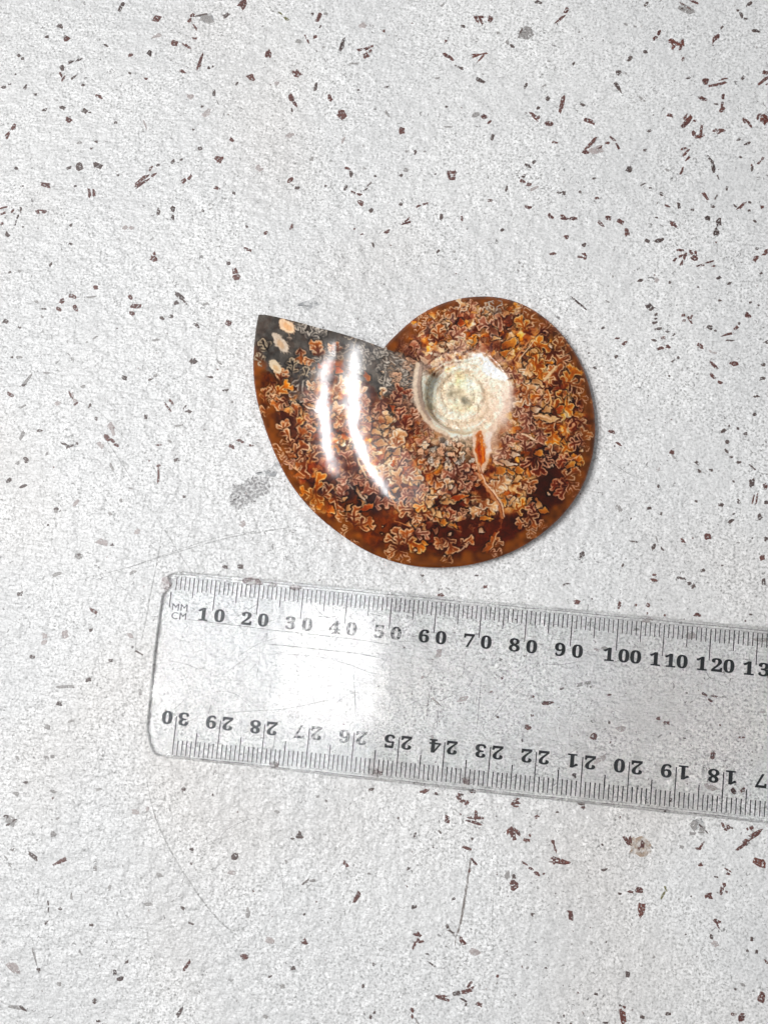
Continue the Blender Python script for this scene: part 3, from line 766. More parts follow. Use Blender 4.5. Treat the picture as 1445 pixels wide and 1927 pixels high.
# grime worked into the bevels
M_GR = faint_material('edge_grime', lin8(120, 106, 100), 0.5, 260, 0.4, 0.62)
M_GRR = faint_material('edge_smudge', lin8(118, 84, 82), 0.55, 900, 0.42, 0.6)
for yy, ww in ((7.55, .16), (6.95, .07), (-32.6, .2), (-32.05, .07)):
    gv, gf = [], []
    for i in range(0, 62):
        x = i * 5.0
        dy = 0.05 * math.sin(x * .37)
        gv += [(x * MM, (yy + ww / 2 + dy) * MM, ZS), (x * MM, (yy - ww / 2 + dy) * MM, ZS)]
        if i:
            gf.append((2 * i - 2, 2 * i - 1, 2 * i + 1, 2 * i))
    me = bpy.data.meshes.new('grime_line')
    me.from_pydata(gv, [], gf)
    link('grime_line', me, M_GR, ruler)
for (x, y, w, h) in [(476, 1095, 22, 9), (556, 1106, 12, 6), (512, 1101, 10, 6), (516, 1440, 10, 7), (705, 1455, 16, 8), (880, 1470, 14, 8), (312, 1098, 12, 16), (309, 1112, 9, 7)]:
    c0 = pix(x, y, ZS)
    n0 = 14
    gv = [(c0.x, c0.y, ZS + 4e-6)] + [(c0.x + w * .00006 * math.cos(i / n0 * 6.283) * rnd.uniform(.6, 1.2) * 1.9, c0.y + h * .00006 * math.sin(i / n0 * 6.283) * rnd.uniform(.6, 1.2) * 1.9, ZS + 4e-6) for i in range(n0)]
    me = bpy.data.meshes.new('smudge')
    me.from_pydata(gv, [], [(0, 1 + i, 1 + (i + 1) % n0) for i in range(n0)])
    link('smudge', me, M_GRR, ruler)
hair_v, hair_f = [], []
for i in range(230):
    x, y = rnd.uniform(2, 130), rnd.uniform(-29, 4)
    if x > 55 and rnd.random() < 0.45:
        continue
    L = rnd.uniform(2, 9)
    a = rnd.choice([rnd.gauss(0.5, 0.3), rnd.gauss(-1.5, 0.25), rnd.uniform(0, 3.1)])
    c = rnd.uniform(-0.15, 0.15)
    pts = [Vector(((x + math.cos(a) * t * L - math.sin(a) * c * L * math.sin(t * 3.1)) * MM, (y + math.sin(a) * t * L + math.cos(a) * c * L * math.sin(t * 3.1)) * MM, 0)) for t in (0, .33, .66, 1)]
    v, f = ribbon(pts, rnd.uniform(0.03, 0.09) * MM, ZS + 0.000002)
    b = len(hair_v)
    hair_v += v
    hair_f += [tuple(b + j for j in t) for t in f]
me = bpy.data.meshes.new('fine_scratches')
me.from_pydata(hair_v, [], hair_f)
o = link('fine_scratches', me, faint_material('ruler_hair', lin8(130, 126, 122), 0.4, 500, 0.4, 0.65), ruler)
o['kind'] = 'stuff'

# ------------------------------------------------------------------ polished ammonite
CX, CY = 868.0, 742.0
OUTLINE = [(722, 655), (750, 625), (790, 592), (840, 568), (890, 558), (935, 559), (980, 571), (1030, 602), (1070, 645), (1100, 700), (1116, 760), (1120, 810),
           (1114, 862), (1096, 915), (1062, 965), (1012, 1010), (960, 1040), (900, 1060), (845, 1068), (790, 1067), (740, 1057), (690, 1037), (640, 1005), (590, 963),
           (550, 915), (520, 860), (497, 800), (483, 750), (477, 700), (479, 640), (484, 604)]
PHI_R = np.array([0, 80, 91, 116, 170, 235, 296, 397, 420])
PHI_A = np.array([141.0, 141.5, 142.5, 145.0, 149.2, 152.3, 155.0, 157.8, 158.9])
_o = np.array(OUTLINE, float)
_r = np.hypot(_o[:, 0] - CX, CY - _o[:, 1])
_a = np.degrees(np.arctan2(CY - _o[:, 1], _o[:, 0] - CX))
_s = ((np.interp(_r, PHI_R, PHI_A) - _a) / 360.0)
_s[1:] = _s[1:] % 1.0
_s[0] = 0.0
_s = np.append(_s, 1.0)
_r = np.append(_r, 410.0)


def spline(xs, ys, x):
    """monotone-ish cubic Hermite"""
    m = np.gradient(ys, xs)
    i = np.clip(np.searchsorted(xs, x) - 1, 0, len(xs) - 2)
    h = xs[i + 1] - xs[i]
    t = (x - xs[i]) / h
    return ((2 * t ** 3 - 3 * t ** 2 + 1) * ys[i] + (t ** 3 - 2 * t ** 2 + t) * h * m[i] + (-2 * t ** 3 + 3 * t ** 2) * ys[i + 1] + (t ** 3 - t ** 2) * h * m[i + 1])


def sstep(a, b, x):
    t = np.clip((x - a) / (b - a), 0, 1)
    return t * t * (3 - 2 * t)


# ---- tileable-free value noise on arrays
def vnoise(x, y, seed):
    r = np.random.default_rng(seed)
    T = r.random((256, 256))
    xi, yi = np.floor(x).astype(int), np.floor(y).astype(int)
    fx, fy = x - xi, y - yi
    fx, fy = fx * fx * (3 - 2 * fx), fy * fy * (3 - 2 * fy)
    a, b = T[yi & 255, xi & 255], T[yi & 255, (xi + 1) & 255]
    c, d = T[(yi + 1) & 255, xi & 255], T[(yi + 1) & 255, (xi + 1) & 255]
    return (a + (b - a) * fx) + ((c + (d - c) * fx) - (a + (b - a) * fx)) * fy


def fbm(x, y, seed, octs=4):
    s, amp, tot = 0.0, 0.5, 0.0
    for o in range(octs):
        s = s + amp * vnoise(x * 2 ** o + 17.3 * o, y * 2 ** o + 5.1 * o, seed + o)
        tot += amp
        amp *= 0.5
    return s / tot


# ---- the shell's colouring: suture pattern, calcite chips, amber ground (plain albedo, in photograph millimetres * 8.5)
S = 1.6
X0, Y0, X1, Y1 = 462, 542, 1138, 1088
GW, GH = int((X1 - X0) * S), int((Y1 - Y0) * S)
gx, gy = np.meshgrid(X0 + (np.arange(GW) + .5) / S, Y0 + (np.arange(GH) + .5) / S)
IMG = np.zeros((GH, GW, 3))
wx = (fbm(gx / 26, gy / 26, 1) - .5) * 26
wy = (fbm(gx / 26, gy / 26, 9) - .5) * 26
wsx = (fbm(gx / 7, gy / 7, 31, 3) - .5) * 7
wsy = (fbm(gx / 7, gy / 7, 37, 3) - .5) * 7


def c8(*c):
    return np.array(c, float) / 255.0


def blend(mask, col):
    global IMG
    IMG = IMG * (1 - mask[..., None]) + np.asarray(col) * mask[..., None]


def blob(x, y, rx, ry, col, alpha=1.0, rot=0.0, soft=0.45, warp=1.0):
    dx, dy = gx + wx * warp - x, gy + wy * warp - y
    c, s = math.cos(math.radians(rot)), math.sin(math.radians(rot))
    d = np.hypot((dx * c + dy * s) / rx, (-dx * s + dy * c) / ry)
    blend((1 - sstep(1 - soft, 1 + soft, d)) * alpha, col)


def poly_sd(pts, px, py):
    """signed distance (inside > 0) from pixels to closed polygon"""
    pts = np.asarray(pts, float)
    a, b = pts, np.roll(pts, -1, 0)
    shp = px.shape
    px, py = px.ravel()[:, None], py.ravel()[:, None]
    ex, ey = (b - a)[:, 0], (b - a)[:, 1]
    wx_, wy_ = px - a[:, 0], py - a[:, 1]
    t = np.clip((wx_ * ex + wy_ * ey) / (ex * ex + ey * ey + 1e-9), 0, 1)
    d2 = (wx_ - t * ex) ** 2 + (wy_ - t * ey) ** 2
    k = d2.argmin(1)
    d = np.sqrt(d2[np.arange(len(k)), k])
    cond = (a[:, 1] > py) != (b[:, 1] > py)
    xin = ex * (py - a[:, 1]) / np.where(ey == 0, 1e-9, ey) + a[:, 0]
    ins = (np.sum(cond & (px < xin), 1) % 2) == 1
    return np.where(ins, d, -d).reshape(shp), (k / len(pts)).reshape(shp)


def win(pts, m):
    pts = np.asarray(pts)
    x0 = max(int((pts[:, 0].min() - m - X0) * S), 0)
    x1 = min(int((pts[:, 0].max() + m - X0) * S) + 2, GW)
    y0 = max(int((pts[:, 1].min() - m - Y0) * S), 0)
    y1 = min(int((pts[:, 1].max() + m - Y0) * S) + 2, GH)
    return slice(y0, y1), slice(x0, x1)


def mix_into(sl, mask, col):
    IMG[sl] = IMG[sl] * (1 - mask[..., None]) + col * mask[..., None]


def fill(pts, col, alpha=1.0, soft=1.0, warp=0.0):
    sl = win(pts, 4 + soft + 8 * warp)
    if IMG[sl].size == 0:
        return
    d, _ = poly_sd(pts, gx[sl] + wsx[sl] * warp, gy[sl] + wsy[sl] * warp)
    mix_into(sl, sstep(-soft, soft, d) * alpha, np.asarray(col))


def stroke(pts, w, col, alpha=1.0, warp=0.4, taper=True):
    pts = np.asarray(pts, float)
    sl = win(pts, w + 6)
    if IMG[sl].size == 0:
        return
    px, py = gx[sl] + wsx[sl] * warp, gy[sl] + wsy[sl] * warp
    best = np.full(px.shape, 1e9)
    n = len(pts) - 1
    for i in range(n):
        a, b = pts[i], pts[i + 1]
        e = b - a
        t = np.clip(((px - a[0]) * e[0] + (py - a[1]) * e[1]) / (e @ e + 1e-9), 0, 1)
        d = np.hypot(px - a[0] - t * e[0], py - a[1] - t * e[1])
        q = (i + t) / n
        d = d / (w * (0.45 + 0.55 * np.sin(np.pi * np.clip(q, 0.03, 0.97)) ** 0.6) if taper else w)
        best = np.minimum(best, d)
    mix_into(sl, (1 - sstep(0.35, 1.0, best)) * alpha, np.asarray(col))


# ground colours ------------------------------------------------------
bodyd, _ = None, None
n1 = fbm(gx / 34, gy / 34, 50, 5)[..., None]
n2 = fbm(gx / 9, gy / 9, 60, 4)[..., None]
IMG = c8(70, 28, 8) + (c8(142, 78, 16) - c8(70, 28, 8)) * np.clip((n1 - .36) / .34, 0, 1)
blob(515, 752, 46, 66, c8(128, 72, 12), .85)
blob(508, 700, 30, 22, c8(118, 62, 14), .8)
blob(512, 850, 46, 74, c8(112, 56, 12), .8)
blob(545, 770, 30, 60, c8(84, 46, 24), .8)
blob(630, 780, 92, 120, c8(118, 80, 68), .9)
blob(660, 850, 70, 60, c8(112, 74, 62), .8)
blob(558, 900, 45, 50, c8(88, 36, 12), .85)
blob(602, 886, 40, 22, c8(168, 84, 34), .9)
blob(635, 915, 55, 26, c8(86, 58, 56), .9)
blob(706, 918, 34, 20, c8(168, 82, 34), .85)
blob(722, 940, 44, 30, c8(78, 50, 50), .85)
blob(742, 962, 26, 16, c8(160, 88, 20), .8)
blob(745, 820, 96, 70, c8(150, 104, 74), .8)
blob(770, 745, 40, 24, c8(60, 40, 42), .85)
blob(785, 800, 24, 40, c8(82, 40, 24), .8)
blob(860, 1012, 190, 42, c8(104, 42, 12), .75)
blob(690, 1000, 70, 26, c8(138, 76, 12), .85, rot=28)
blob(800, 1050, 70, 14, c8(120, 68, 10), .85)
blob(600, 955, 60, 18, c8(124, 66, 12), .8, rot=40)
blob(880, 950, 26, 24, c8(78, 52, 16), .8)
blob(760, 905, 60, 30, c8(110, 62, 52), .8)
blob(830, 890, 40, 24, c8(120, 82, 66), .8)
blob(820, 925, 45, 16, c8(56, 30, 28), .8)
blob(1040, 900, 66, 150, c8(106, 44, 12), .75)
blob(1000, 850, 50, 60, c8(70, 36, 30), .8)
blob(1012, 920, 30, 60, c8(70, 30, 10), .7)
blob(960, 905, 44, 40, c8(176, 100, 22), .8)
blob(1062, 700, 40, 60, c8(92, 50, 18), .8)
blob(1040, 770, 34, 34, c8(56, 24, 10), .85)
blob(1065, 800, 30, 40, c8(150, 84, 22), .7)
blob(835, 640, 76, 62, c8(132, 92, 78), .9)
blob(880, 600, 90, 32, c8(112, 68, 52), .9)
blob(800, 620, 44, 26, c8(104, 62, 54), .8)
blob(960, 610, 60, 40, c8(118, 72, 48), .9)
blob(985, 660, 56, 50, c8(128, 82, 50), .85)
blob(1020, 690, 44, 36, c8(110, 58, 20), .8)
blob(950, 690, 40, 36, c8(150, 116, 92), .8)
blob(975, 760, 34, 60, c8(150, 118, 104), .8)
blob(960, 840, 40, 40, c8(150, 112, 92), .8)
blob(846, 850, 60, 34, c8(170, 152, 124), .95)
blob(800, 846, 34, 20, c8(140, 104, 80), .7)
# grey matrix at the aperture
fill([(470, 580), (505, 588), (660, 629), (722, 652), (806, 684), (790, 768), (768, 752), (742, 742), (716, 752), (700, 726), (664, 702), (640, 688), (606, 706), (590, 752), (560, 720), (540, 704), (505, 700), (470, 684)],
     c8(114, 110, 106), .97, 5, 1.6)
blob(546, 700, 30, 22, c8(92, 88, 86), .8)
blob(510, 660, 28, 36, c8(104, 100, 96), .8)
blob(690, 690, 70, 20, c8(128, 122, 115), .7, rot=18)
blob(760, 740, 26, 12, c8(38, 28, 30), .9)
blob(565, 765, 24, 10, c8(64, 60, 58), .7)
blob(628, 690, 26, 10, c8(176, 100, 44), .85)
blob(648, 702, 20, 8, c8(190, 108, 48), .7)
IMG *= (0.62 + 0.42 * n2)

# tight curled sutures round the umbilicus --------------------------------
rr = np.hypot(gx - CX, gy - CY)


def contour(freq, seed, sx, level, width, wv=1.0):
    f = fbm((gx + wx * .8 + wsx * wv) / sx, (gy + wy * .8 + wsy * wv) / sx, seed, 4) * freq
    gyv, gxv = np.gradient(f)
    g = np.hypot(gxv, gyv) * S + 1e-3
    d = np.abs((f - level) % 1.0 - 0.5)
    d = 0.5 - d
    return 1 - sstep(width * .45, width, d / g), (f - level) % 1.0


ring = sstep(58, 84, rr) * (1 - sstep(120, 165, rr + (n1[..., 0] - .5) * 60))
l1, p1 = contour(7, 70, 22, 0.0, 1.25)
l2, p2 = contour(6, 80, 16, 0.3, 1.05)
greyz = 1 - sstep(0.10, 0.2, np.abs(IMG[..., 0] - IMG[..., 2]))
blend(ring * .3 * sstep(.5, .9, p1) * (1 - .9 * greyz), c8(196, 150, 118))
blend(ring * .45 * sstep(.0, .5, 0.5 - p2) * (1 - .9 * greyz), c8(70, 40, 32))
blend(np.clip(ring * .6 * np.maximum(l1, l2 * .8), 0, 1), c8(226, 190, 162))
wide = sstep(90, 130, rr) * (1 - sstep(0.0, 1.0, (rr - 150) / 60)) * sstep(.42, .62, fbm(gx / 40, gy / 40, 91, 3))
blend(np.clip(wide * .3 * l1, 0, 1), c8(218, 176, 146))
gm = sstep(.45, .62, fbm(gx / 30, gy / 30, 95, 3)) * greyz
l3, p3 = contour(5, 85, 26, 0.2, 1.15)
blend(np.clip(gm * .8 * l3 * (gx > 540), 0, 1), c8(196, 184, 170))



def petals(mask, seed, sx, freq, dark, mid, pale, lo=.2, amp=1.0):
    """crumpled calcite flakes: each flake grades from its dark root to a crisp pale edge"""
    f = fbm((gx + wx * 1.1 * amp + wsx * 1.5) / sx, (gy + wy * 1.1 * amp + wsy * 1.5) / sx, seed, 3) * freq
    p = f % 1.0
    gyv, gxv = np.gradient(f)
    slope = np.clip(np.hypot(gxv, gyv) * S, 0.004, 1)
    e = np.clip((1 - p) / slope, 0, 50)                        # px to the pale edge
    g = (p ** 1.4)[..., None]
    col = np.where(g < .5, dark + (mid - dark) * g * 2, mid + (pale - mid) * (g * 2 - 1))
    col = col * (.78 + .5 * n2)
    blend(mask * sstep(lo, lo + .35, p), np.clip(col, 0, 1))
    blend(mask * np.exp(-(e / 1.3) ** 2) * .8, c8(244, 214, 186))


def zone(x, y, rx, ry, rot=0.0, soft=.5):
    c, s = math.cos(math.radians(rot)), math.sin(math.radians(rot))
    dx, dy = gx + wx * 1.4 - x, gy + wy * 1.4 - y
    d = np.hypot((dx * c + dy * s) / rx, (-dx * s + dy * c) / ry)
    return 1 - sstep(1 - soft, 1 + soft, d)


holes = sstep(.36, .52, fbm(gx / 24, gy / 24, 333, 3))
zmid = np.clip(zone(735, 835, 85, 62) + zone(760, 880, 70, 40) + zone(640, 790, 55, 85) * .8, 0, 1)
ztop = np.clip(zone(840, 645, 66, 52) + zone(900, 606, 95, 36) + zone(960, 640, 50, 46), 0, 1)
zright = np.clip(zone(1010, 680, 50, 50) + zone(985, 780, 36, 80) * .8 + zone(955, 890, 36, 60) + zone(1060, 760, 34, 50) * .6, 0, 1)
zbot = np.clip(zone(850, 895, 70, 36) + zone(830, 950, 80, 34) * .7, 0, 1)


def flakes(mask, seed, cell, cols, keep=.62, ang0=None, stretch=1.7, edge=.8):
    """splintered calcite: angular cells, each with its own tilt (dark root to pale tip) and a bright rim on the tip side"""
    r = np.random.default_rng(seed)
    x = (gx + wsx * 1.1 + wx * .35) / cell
    y = (gy + wsy * 1.1 + wy * .35) / cell
    xi, yi = np.floor(x).astype(int), np.floor(y).astype(int)
    T = r.random((6, 128, 128))
    d1 = np.full(x.shape, 9.0)
    d2 = np.full(x.shape, 9.0)
    G = np.zeros(x.shape)
    Kp = np.zeros(x.shape)
    Cc = np.zeros(x.shape)
    for oy in (-1, 0, 1):
        for ox in (-1, 0, 1):
            a, b = (yi + oy) & 127, (xi + ox) & 127
            cx, cy = xi + ox + T[0][a, b], yi + oy + T[1][a, b]
            th = T[2][a, b] * 6.283 if ang0 is None else ang0 + (T[2][a, b] - .5) * 2.4
            el = 1 + (stretch - 1) * T[5][a, b]
            u = (x - cx) * np.cos(th) + (y - cy) * np.sin(th)
            v = -(x - cx) * np.sin(th) + (y - cy) * np.cos(th)
            d = np.abs(u) / el * .75 + np.abs(v) * el * .75 + .25 * np.hypot(u / el, v * el)
            m = d < d1
            d2 = np.where(m, d1, np.minimum(d2, d))
            d1 = np.where(m, d, d1)
            G = np.where(m, u / el, G)
            Kp = np.where(m, T[3][a, b], Kp)
            Cc = np.where(m, T[4][a, b], Cc)
    t = np.clip(.5 + G * .75 + (n2[..., 0] - .5) * .7, 0, 1)[..., None]
    cols = np.array(cols)                                     # rows: dark, mid, pale
    idx = np.minimum((Cc * len(cols)).astype(int), len(cols) - 1)
    dk, md, pl = cols[idx, 0], cols[idx, 1], cols[idx, 2]
    col = np.where(t < .5, dk + (md - dk) * t * 2, md + (pl - md) * (t * 2 - 1))
    body = mask * sstep(1 - keep - .08, 1 - keep + .08, Kp) * sstep(.0, .12, d2 - d1)
    blend(np.clip(body, 0, 1) * .95, col)
    rim = body * np.exp(-((d2 - d1) / .16) ** 2) * sstep(.3, .8, t[..., 0])
    blend(np.clip(rim * edge, 0, 1), c8(250, 226, 200))


FM_ = (c8(100, 46, 32), c8(182, 124, 94), c8(244, 212, 184))
FT_ = (c8(104, 44, 12), c8(196, 122, 56), c8(246, 212, 164))
FG_ = (c8(140, 62, 8), c8(220, 140, 36), c8(250, 212, 140))
FC_ = (c8(170, 112, 72), c8(236, 198, 154), c8(255, 242, 222))
FR_ = (c8(70, 18, 6), c8(138, 60, 24), c8(220, 160, 116))
FV_ = (c8(84, 54, 52), c8(134, 98, 88), c8(206, 168, 150))
blend(np.clip(zmid + ztop + zright + zbot, 0, 1) * .35, c8(74, 30, 14))
flakes(zmid, 401, 15, [FM_, FT_, FV_, FR_, FM_], .72)
flakes(zmid * holes, 402, 11, [FC_, FT_, FM_, FC_], .55)
flakes(ztop, 403, 15, [FV_, FM_, FM_, FV_, FT_], .78)
flakes(ztop * holes, 404, 10, [FC_, FM_, FG_], .36)
flakes(zright, 405, 14, [FT_, FG_, FR_, FG_, FM_], .66)
flakes(zright * holes, 406, 10, [FC_, FM_, FT_], .40)
flakes(zbot, 407, 14, [FM_, FT_, FR_, FV_], .6)
flakes(np.clip(zone(960, 905, 40, 44) + zone(1062, 790, 30, 36) + zone(985, 655, 30, 34), 0, 1), 408, 17, [FG_, FG_, FT_, FC_], .6)
flakes(np.clip(zone(560, 790, 40, 80) + zone(600, 930, 60, 30, 40) + zone(1075, 850, 30, 80), 0, 1) * holes, 409, 13, [FT_, FR_, FT_], .28)
blg = np.clip(zone(735, 845, 70, 48) + zone(770, 890, 55, 26) + zone(1015, 700, 40, 44) + zone(850, 640, 50, 40) + zone(965, 910, 36, 40) + zone(1050, 800, 34, 46), 0, 1)
flakes(blg, 431, 19, [FC_, FC_, FT_, FG_], .30, None, 2.1, .9)
flakes(np.clip(blg + zone(830, 960, 80, 40) + zone(600, 800, 60, 90), 0, 1), 432, 12, [FC_, FC_, FT_], .20, None, 2.3, .9)
gap = sstep(.55, .66, fbm((gx + wsx) / 13, (gy + wsy) / 13, 501, 3)) * sstep(95, 120, rr) * (1 - greyz * .8)
blend(gap * .5, c8(62, 24, 10))

# leaf-shaped sutures ---------------------------------------------------------
TONE = {  # outline, fill at the tips, fill at the base, strength
    'tan': (c8(236, 200, 170), c8(178, 112, 58), c8(70, 30, 12), .88),
    'gold': (c8(242, 204, 156), c8(216, 138, 40), c8(112, 54, 10), .92),
    'cream': (c8(248, 226, 204), c8(228, 186, 146), c8(128, 76, 44), .92),
    'mauve': (c8(232, 194, 170), c8(164, 112, 90), c8(76, 42, 34), .84),
    'grey': (c8(214, 204, 192), c8(96, 91, 87), c8(76, 72, 70), .6),
    'coal': (c8(206, 188, 164), c8(50, 46, 44), c8(40, 36, 34), .85),
    'red': (c8(236, 190, 162), c8(122, 56, 24), c8(52, 16, 6), .85),
    'line': (c8(232, 188, 160), c8(90, 42, 18), c8(66, 28, 10), .12),
}


def leaf(x, y, size, ang, tone, rnd, lobes=None, elong=None, open_=None, ow=0.95, oa=1.0):
    """pinnate suture lobe: tapering spine, club-shaped side lobes, each ending in two or three knobs"""
    el = elong or rnd.uniform(.9, 1.25)
    L = size * 2.0 * el
    caps = []                                            # ax ay bx by ra rb

    def knobs(px, py, a, r, n):
        for i in range(n):
            b = a + (i - (n - 1) / 2) * rnd.uniform(.75, 1.05)
            q = r * rnd.uniform(1.1, 1.7)
            caps.append((px, py, px + math.cos(b) * q, py + math.sin(b) * q, r * .7, r * rnd.uniform(.55, .85)))
    bend = rnd.uniform(-.35, .35)
    sx, sy, sa = -L * .5, 0.0, -bend / 2
    caps.append((sx, sy, sx + L * .45, sy, size * .10, size * .2))
    n = lobes or rnd.choice([2, 2, 3])
    side0 = rnd.choice([-1, 1])
    for i in range(n):
        t = (i + .55) / (n + .35)
        px, py = sx + L * t * math.cos(bend * (t - .5)), sy + L * t * math.sin(bend * (t - .5))
        caps.append((sx + L * t * .55, sy, px, py, size * .14, size * .2))
        for side in (-1, 1):
            if rnd.random() < .14:
                continue
            a = side * rnd.uniform(.65, 1.25) + bend * t
            ll = size * rnd.uniform(.42, .85) * (1.0 - .25 * abs(t - .5))
            tx, ty = px + math.cos(a) * ll, py + math.sin(a) * ll
            caps.append((px, py, tx, ty, size * rnd.uniform(.1, .16), size * rnd.uniform(.17, .25)))
            knobs(tx, ty, a, size * rnd.uniform(.13, .18), rnd.choice([2, 2, 3]))
    tx, ty = sx + L * .86 * math.cos(bend * .4), sy + L * .86 * math.sin(bend * .4)
    caps.append((sx + L * .5, sy, tx, ty, size * .16, size * .24))
    knobs(tx, ty, bend * .6, size * rnd.uniform(.15, .2), 3)
    c, s = math.cos(math.radians(ang)), math.sin(math.radians(ang))
    R = size * 1.9 + 5
    sl = win([(x - R, y - R), (x + R, y + R)], 1)
    if IMG[sl].size == 0:
        return
    k = rnd.uniform(.55, .95)
    off = rnd.uniform(0, 60)
    px, py = gx[sl] + wsx[sl] * k - x, gy[sl] + wsy[sl] * k - y
    px, py = px * c + py * s, -px * s + py * c
    d = np.full(px.shape, -1e9)
    for (ax, ay, bx, by, ra, rb) in caps:
        ex, ey = bx - ax, by - ay
        t = np.clip(((px - ax) * ex + (py - ay) * ey) / (ex * ex + ey * ey + 1e-6), 0, 1)
        d = np.maximum(d, ra + (rb - ra) * t - np.hypot(px - ax - t * ex, py - ay - t * ey))
    o, f1, f0, st = TONE[tone]
    axis = px / (L * .6)
    ga = rnd.uniform(-.9, .9)
    g = np.clip(.34 + .62 * (axis * math.cos(ga) + py / (size * .9) * math.sin(ga)) + 0.9 * (n2[..., 0][sl] - .45), 0, 1)[..., None]
    inside = sstep(-.3, .7, d) * st * sstep(-1.05, -.35, axis)
    IMG[sl] = IMG[sl] * (1 - inside[..., None]) + (f0 + (f1 - f0) * g) * inside[..., None]
    shade = np.exp(-((d + 2.0) / 1.6) ** 2) * (d < 0) * .28           # dark seam just outside
    IMG[sl] *= (1 - shade * sstep(-.9, 0, axis))[..., None]
    edge = np.exp(-(d / (ow * (.8 + .35 * (size > 11)))) ** 2) * sstep(-.95, -.1, axis) * np.clip(.45 + 2.2 * (vnoise(gx[sl] / 9 + off, gy[sl] / 9, 77) - .22), .12, 1)
    mix_into(sl, np.clip(edge * oa, 0, 1), o)


def shard(x, y, size, ang, col, rnd, el=1.5, tip=None):
    m = rnd.choice([3, 4, 4, 5])
    off = rnd.uniform(0, 6.28)
    P_ = np.array([(size * rnd.uniform(.5, 1.2) * math.cos(off + i / m * 6.283 + rnd.uniform(-.4, .4)) * el, size * rnd.uniform(.4, 1.1) * math.sin(off + i / m * 6.283)) for i in range(m)])
    c, s = math.cos(math.radians(ang)), math.sin(math.radians(ang))
    Q = np.c_[x + P_[:, 0] * c - P_[:, 1] * s, y + P_[:, 0] * s + P_[:, 1] * c]
    sl = win(Q, 5)
    if IMG[sl].size == 0:
        return
    px, py = gx[sl] + wsx[sl] * 1.3 + wx[sl] * .25, gy[sl] + wsy[sl] * 1.3 + wy[sl] * .25
    d, q = poly_sd(Q, px, py)
    axis = np.clip(.5 + ((px - x) * c + (py - y) * s) / (2.4 * size * el), 0, 1)[..., None]
    col = np.asarray(col)
    dark = col * np.array([.52, .36, .22])
    cc = dark + (col - dark) * axis
    k = sstep(-.5, .6, d)
    IMG[sl] *= (1 - np.exp(-((d + 1.8) / 1.4) ** 2) * (d < 0) * .5)[..., None]
    mix_into(sl, k * .94, cc)
    mix_into(sl, np.exp(-((d - .3) / .8) ** 2) * .45 * axis[..., 0], c8(246, 222, 198))


ZW = {'A': (470, 550, 4.25), 'B': (790, 550, 4.25), 'C': (470, 810, 4.25), 'D': (790, 810, 4.25), 'E': (960, 700, 7.412), 'F': (640, 860, 4.516), 'G': (560, 620, 6.023)}
LR = random.Random(21)
# random dense filling first: x y rx ry count size tones
for (x, y, rx, ry, cnt, s0, s1, tones, aj) in [
        (740, 815, 74, 52, 40, 7, 13, 'mauve mauve cream tan', 360),
        (735, 880, 64, 38, 18, 8, 13, 'mauve tan cream mauve', 360),
        (835, 645, 62, 46, 36, 6, 12, 'mauve mauve mauve tan cream', 360),
        (900, 605, 90, 28, 26, 7, 13, 'mauve tan mauve cream', 360),
        (985, 640, 44, 44, 22, 7, 12, 'tan mauve tan cream', 360),
        (1025, 690, 46, 46, 16, 8, 14, 'gold tan tan', 360),
        (985, 790, 26, 70, 30, 5, 10, 'mauve cream tan mauve', 360),
        (960, 870, 34, 44, 26, 6, 11, 'mauve cream mauve', 360),
        (840, 890, 60, 34, 26, 7, 12, 'mauve tan cream tan', 360),
        (630, 780, 58, 90, 30, 7, 12, 'mauve mauve tan', 360),
        (575, 800, 34, 80, 12, 8, 14, 'tan mauve', 360),
        (1052, 770, 44, 60, 10, 9, 15, 'red line tan', 360),
        (680, 690, 70, 26, 12, 8, 13, 'grey', 360),
        (765, 712, 30, 26, 14, 6, 10, 'grey grey line', 360),
        (785, 790, 26, 40, 16, 6, 10, 'red mauve mauve', 360),
        (930, 930, 26, 40, 12, 7, 11, 'tan gold mauve', 360),
        (780, 960, 60, 24, 8, 8, 13, 'tan red', 360)]:
    for i in range(int(cnt * .2)):
        a, r = LR.uniform(0, 6.283), math.sqrt(LR.random())
        leaf(x + rx * r * math.cos(a), y + ry * r * math.sin(a), LR.uniform(s0, s1) * 1.15, LR.uniform(0, aj), LR.choice(tones.split()), LR, oa=.62)
        if LR.random() < .3 and 'grey' not in tones:
            shard(x + rx * r * math.cos(a + .7), y + ry * r * math.sin(a + .7), LR.uniform(2.2, 5.2), LR.uniform(0, 360),
                  LR.choice([c8(236, 200, 160), c8(214, 150, 84), c8(232, 206, 184), c8(190, 150, 124)]), LR, LR.uniform(1, 2.2))

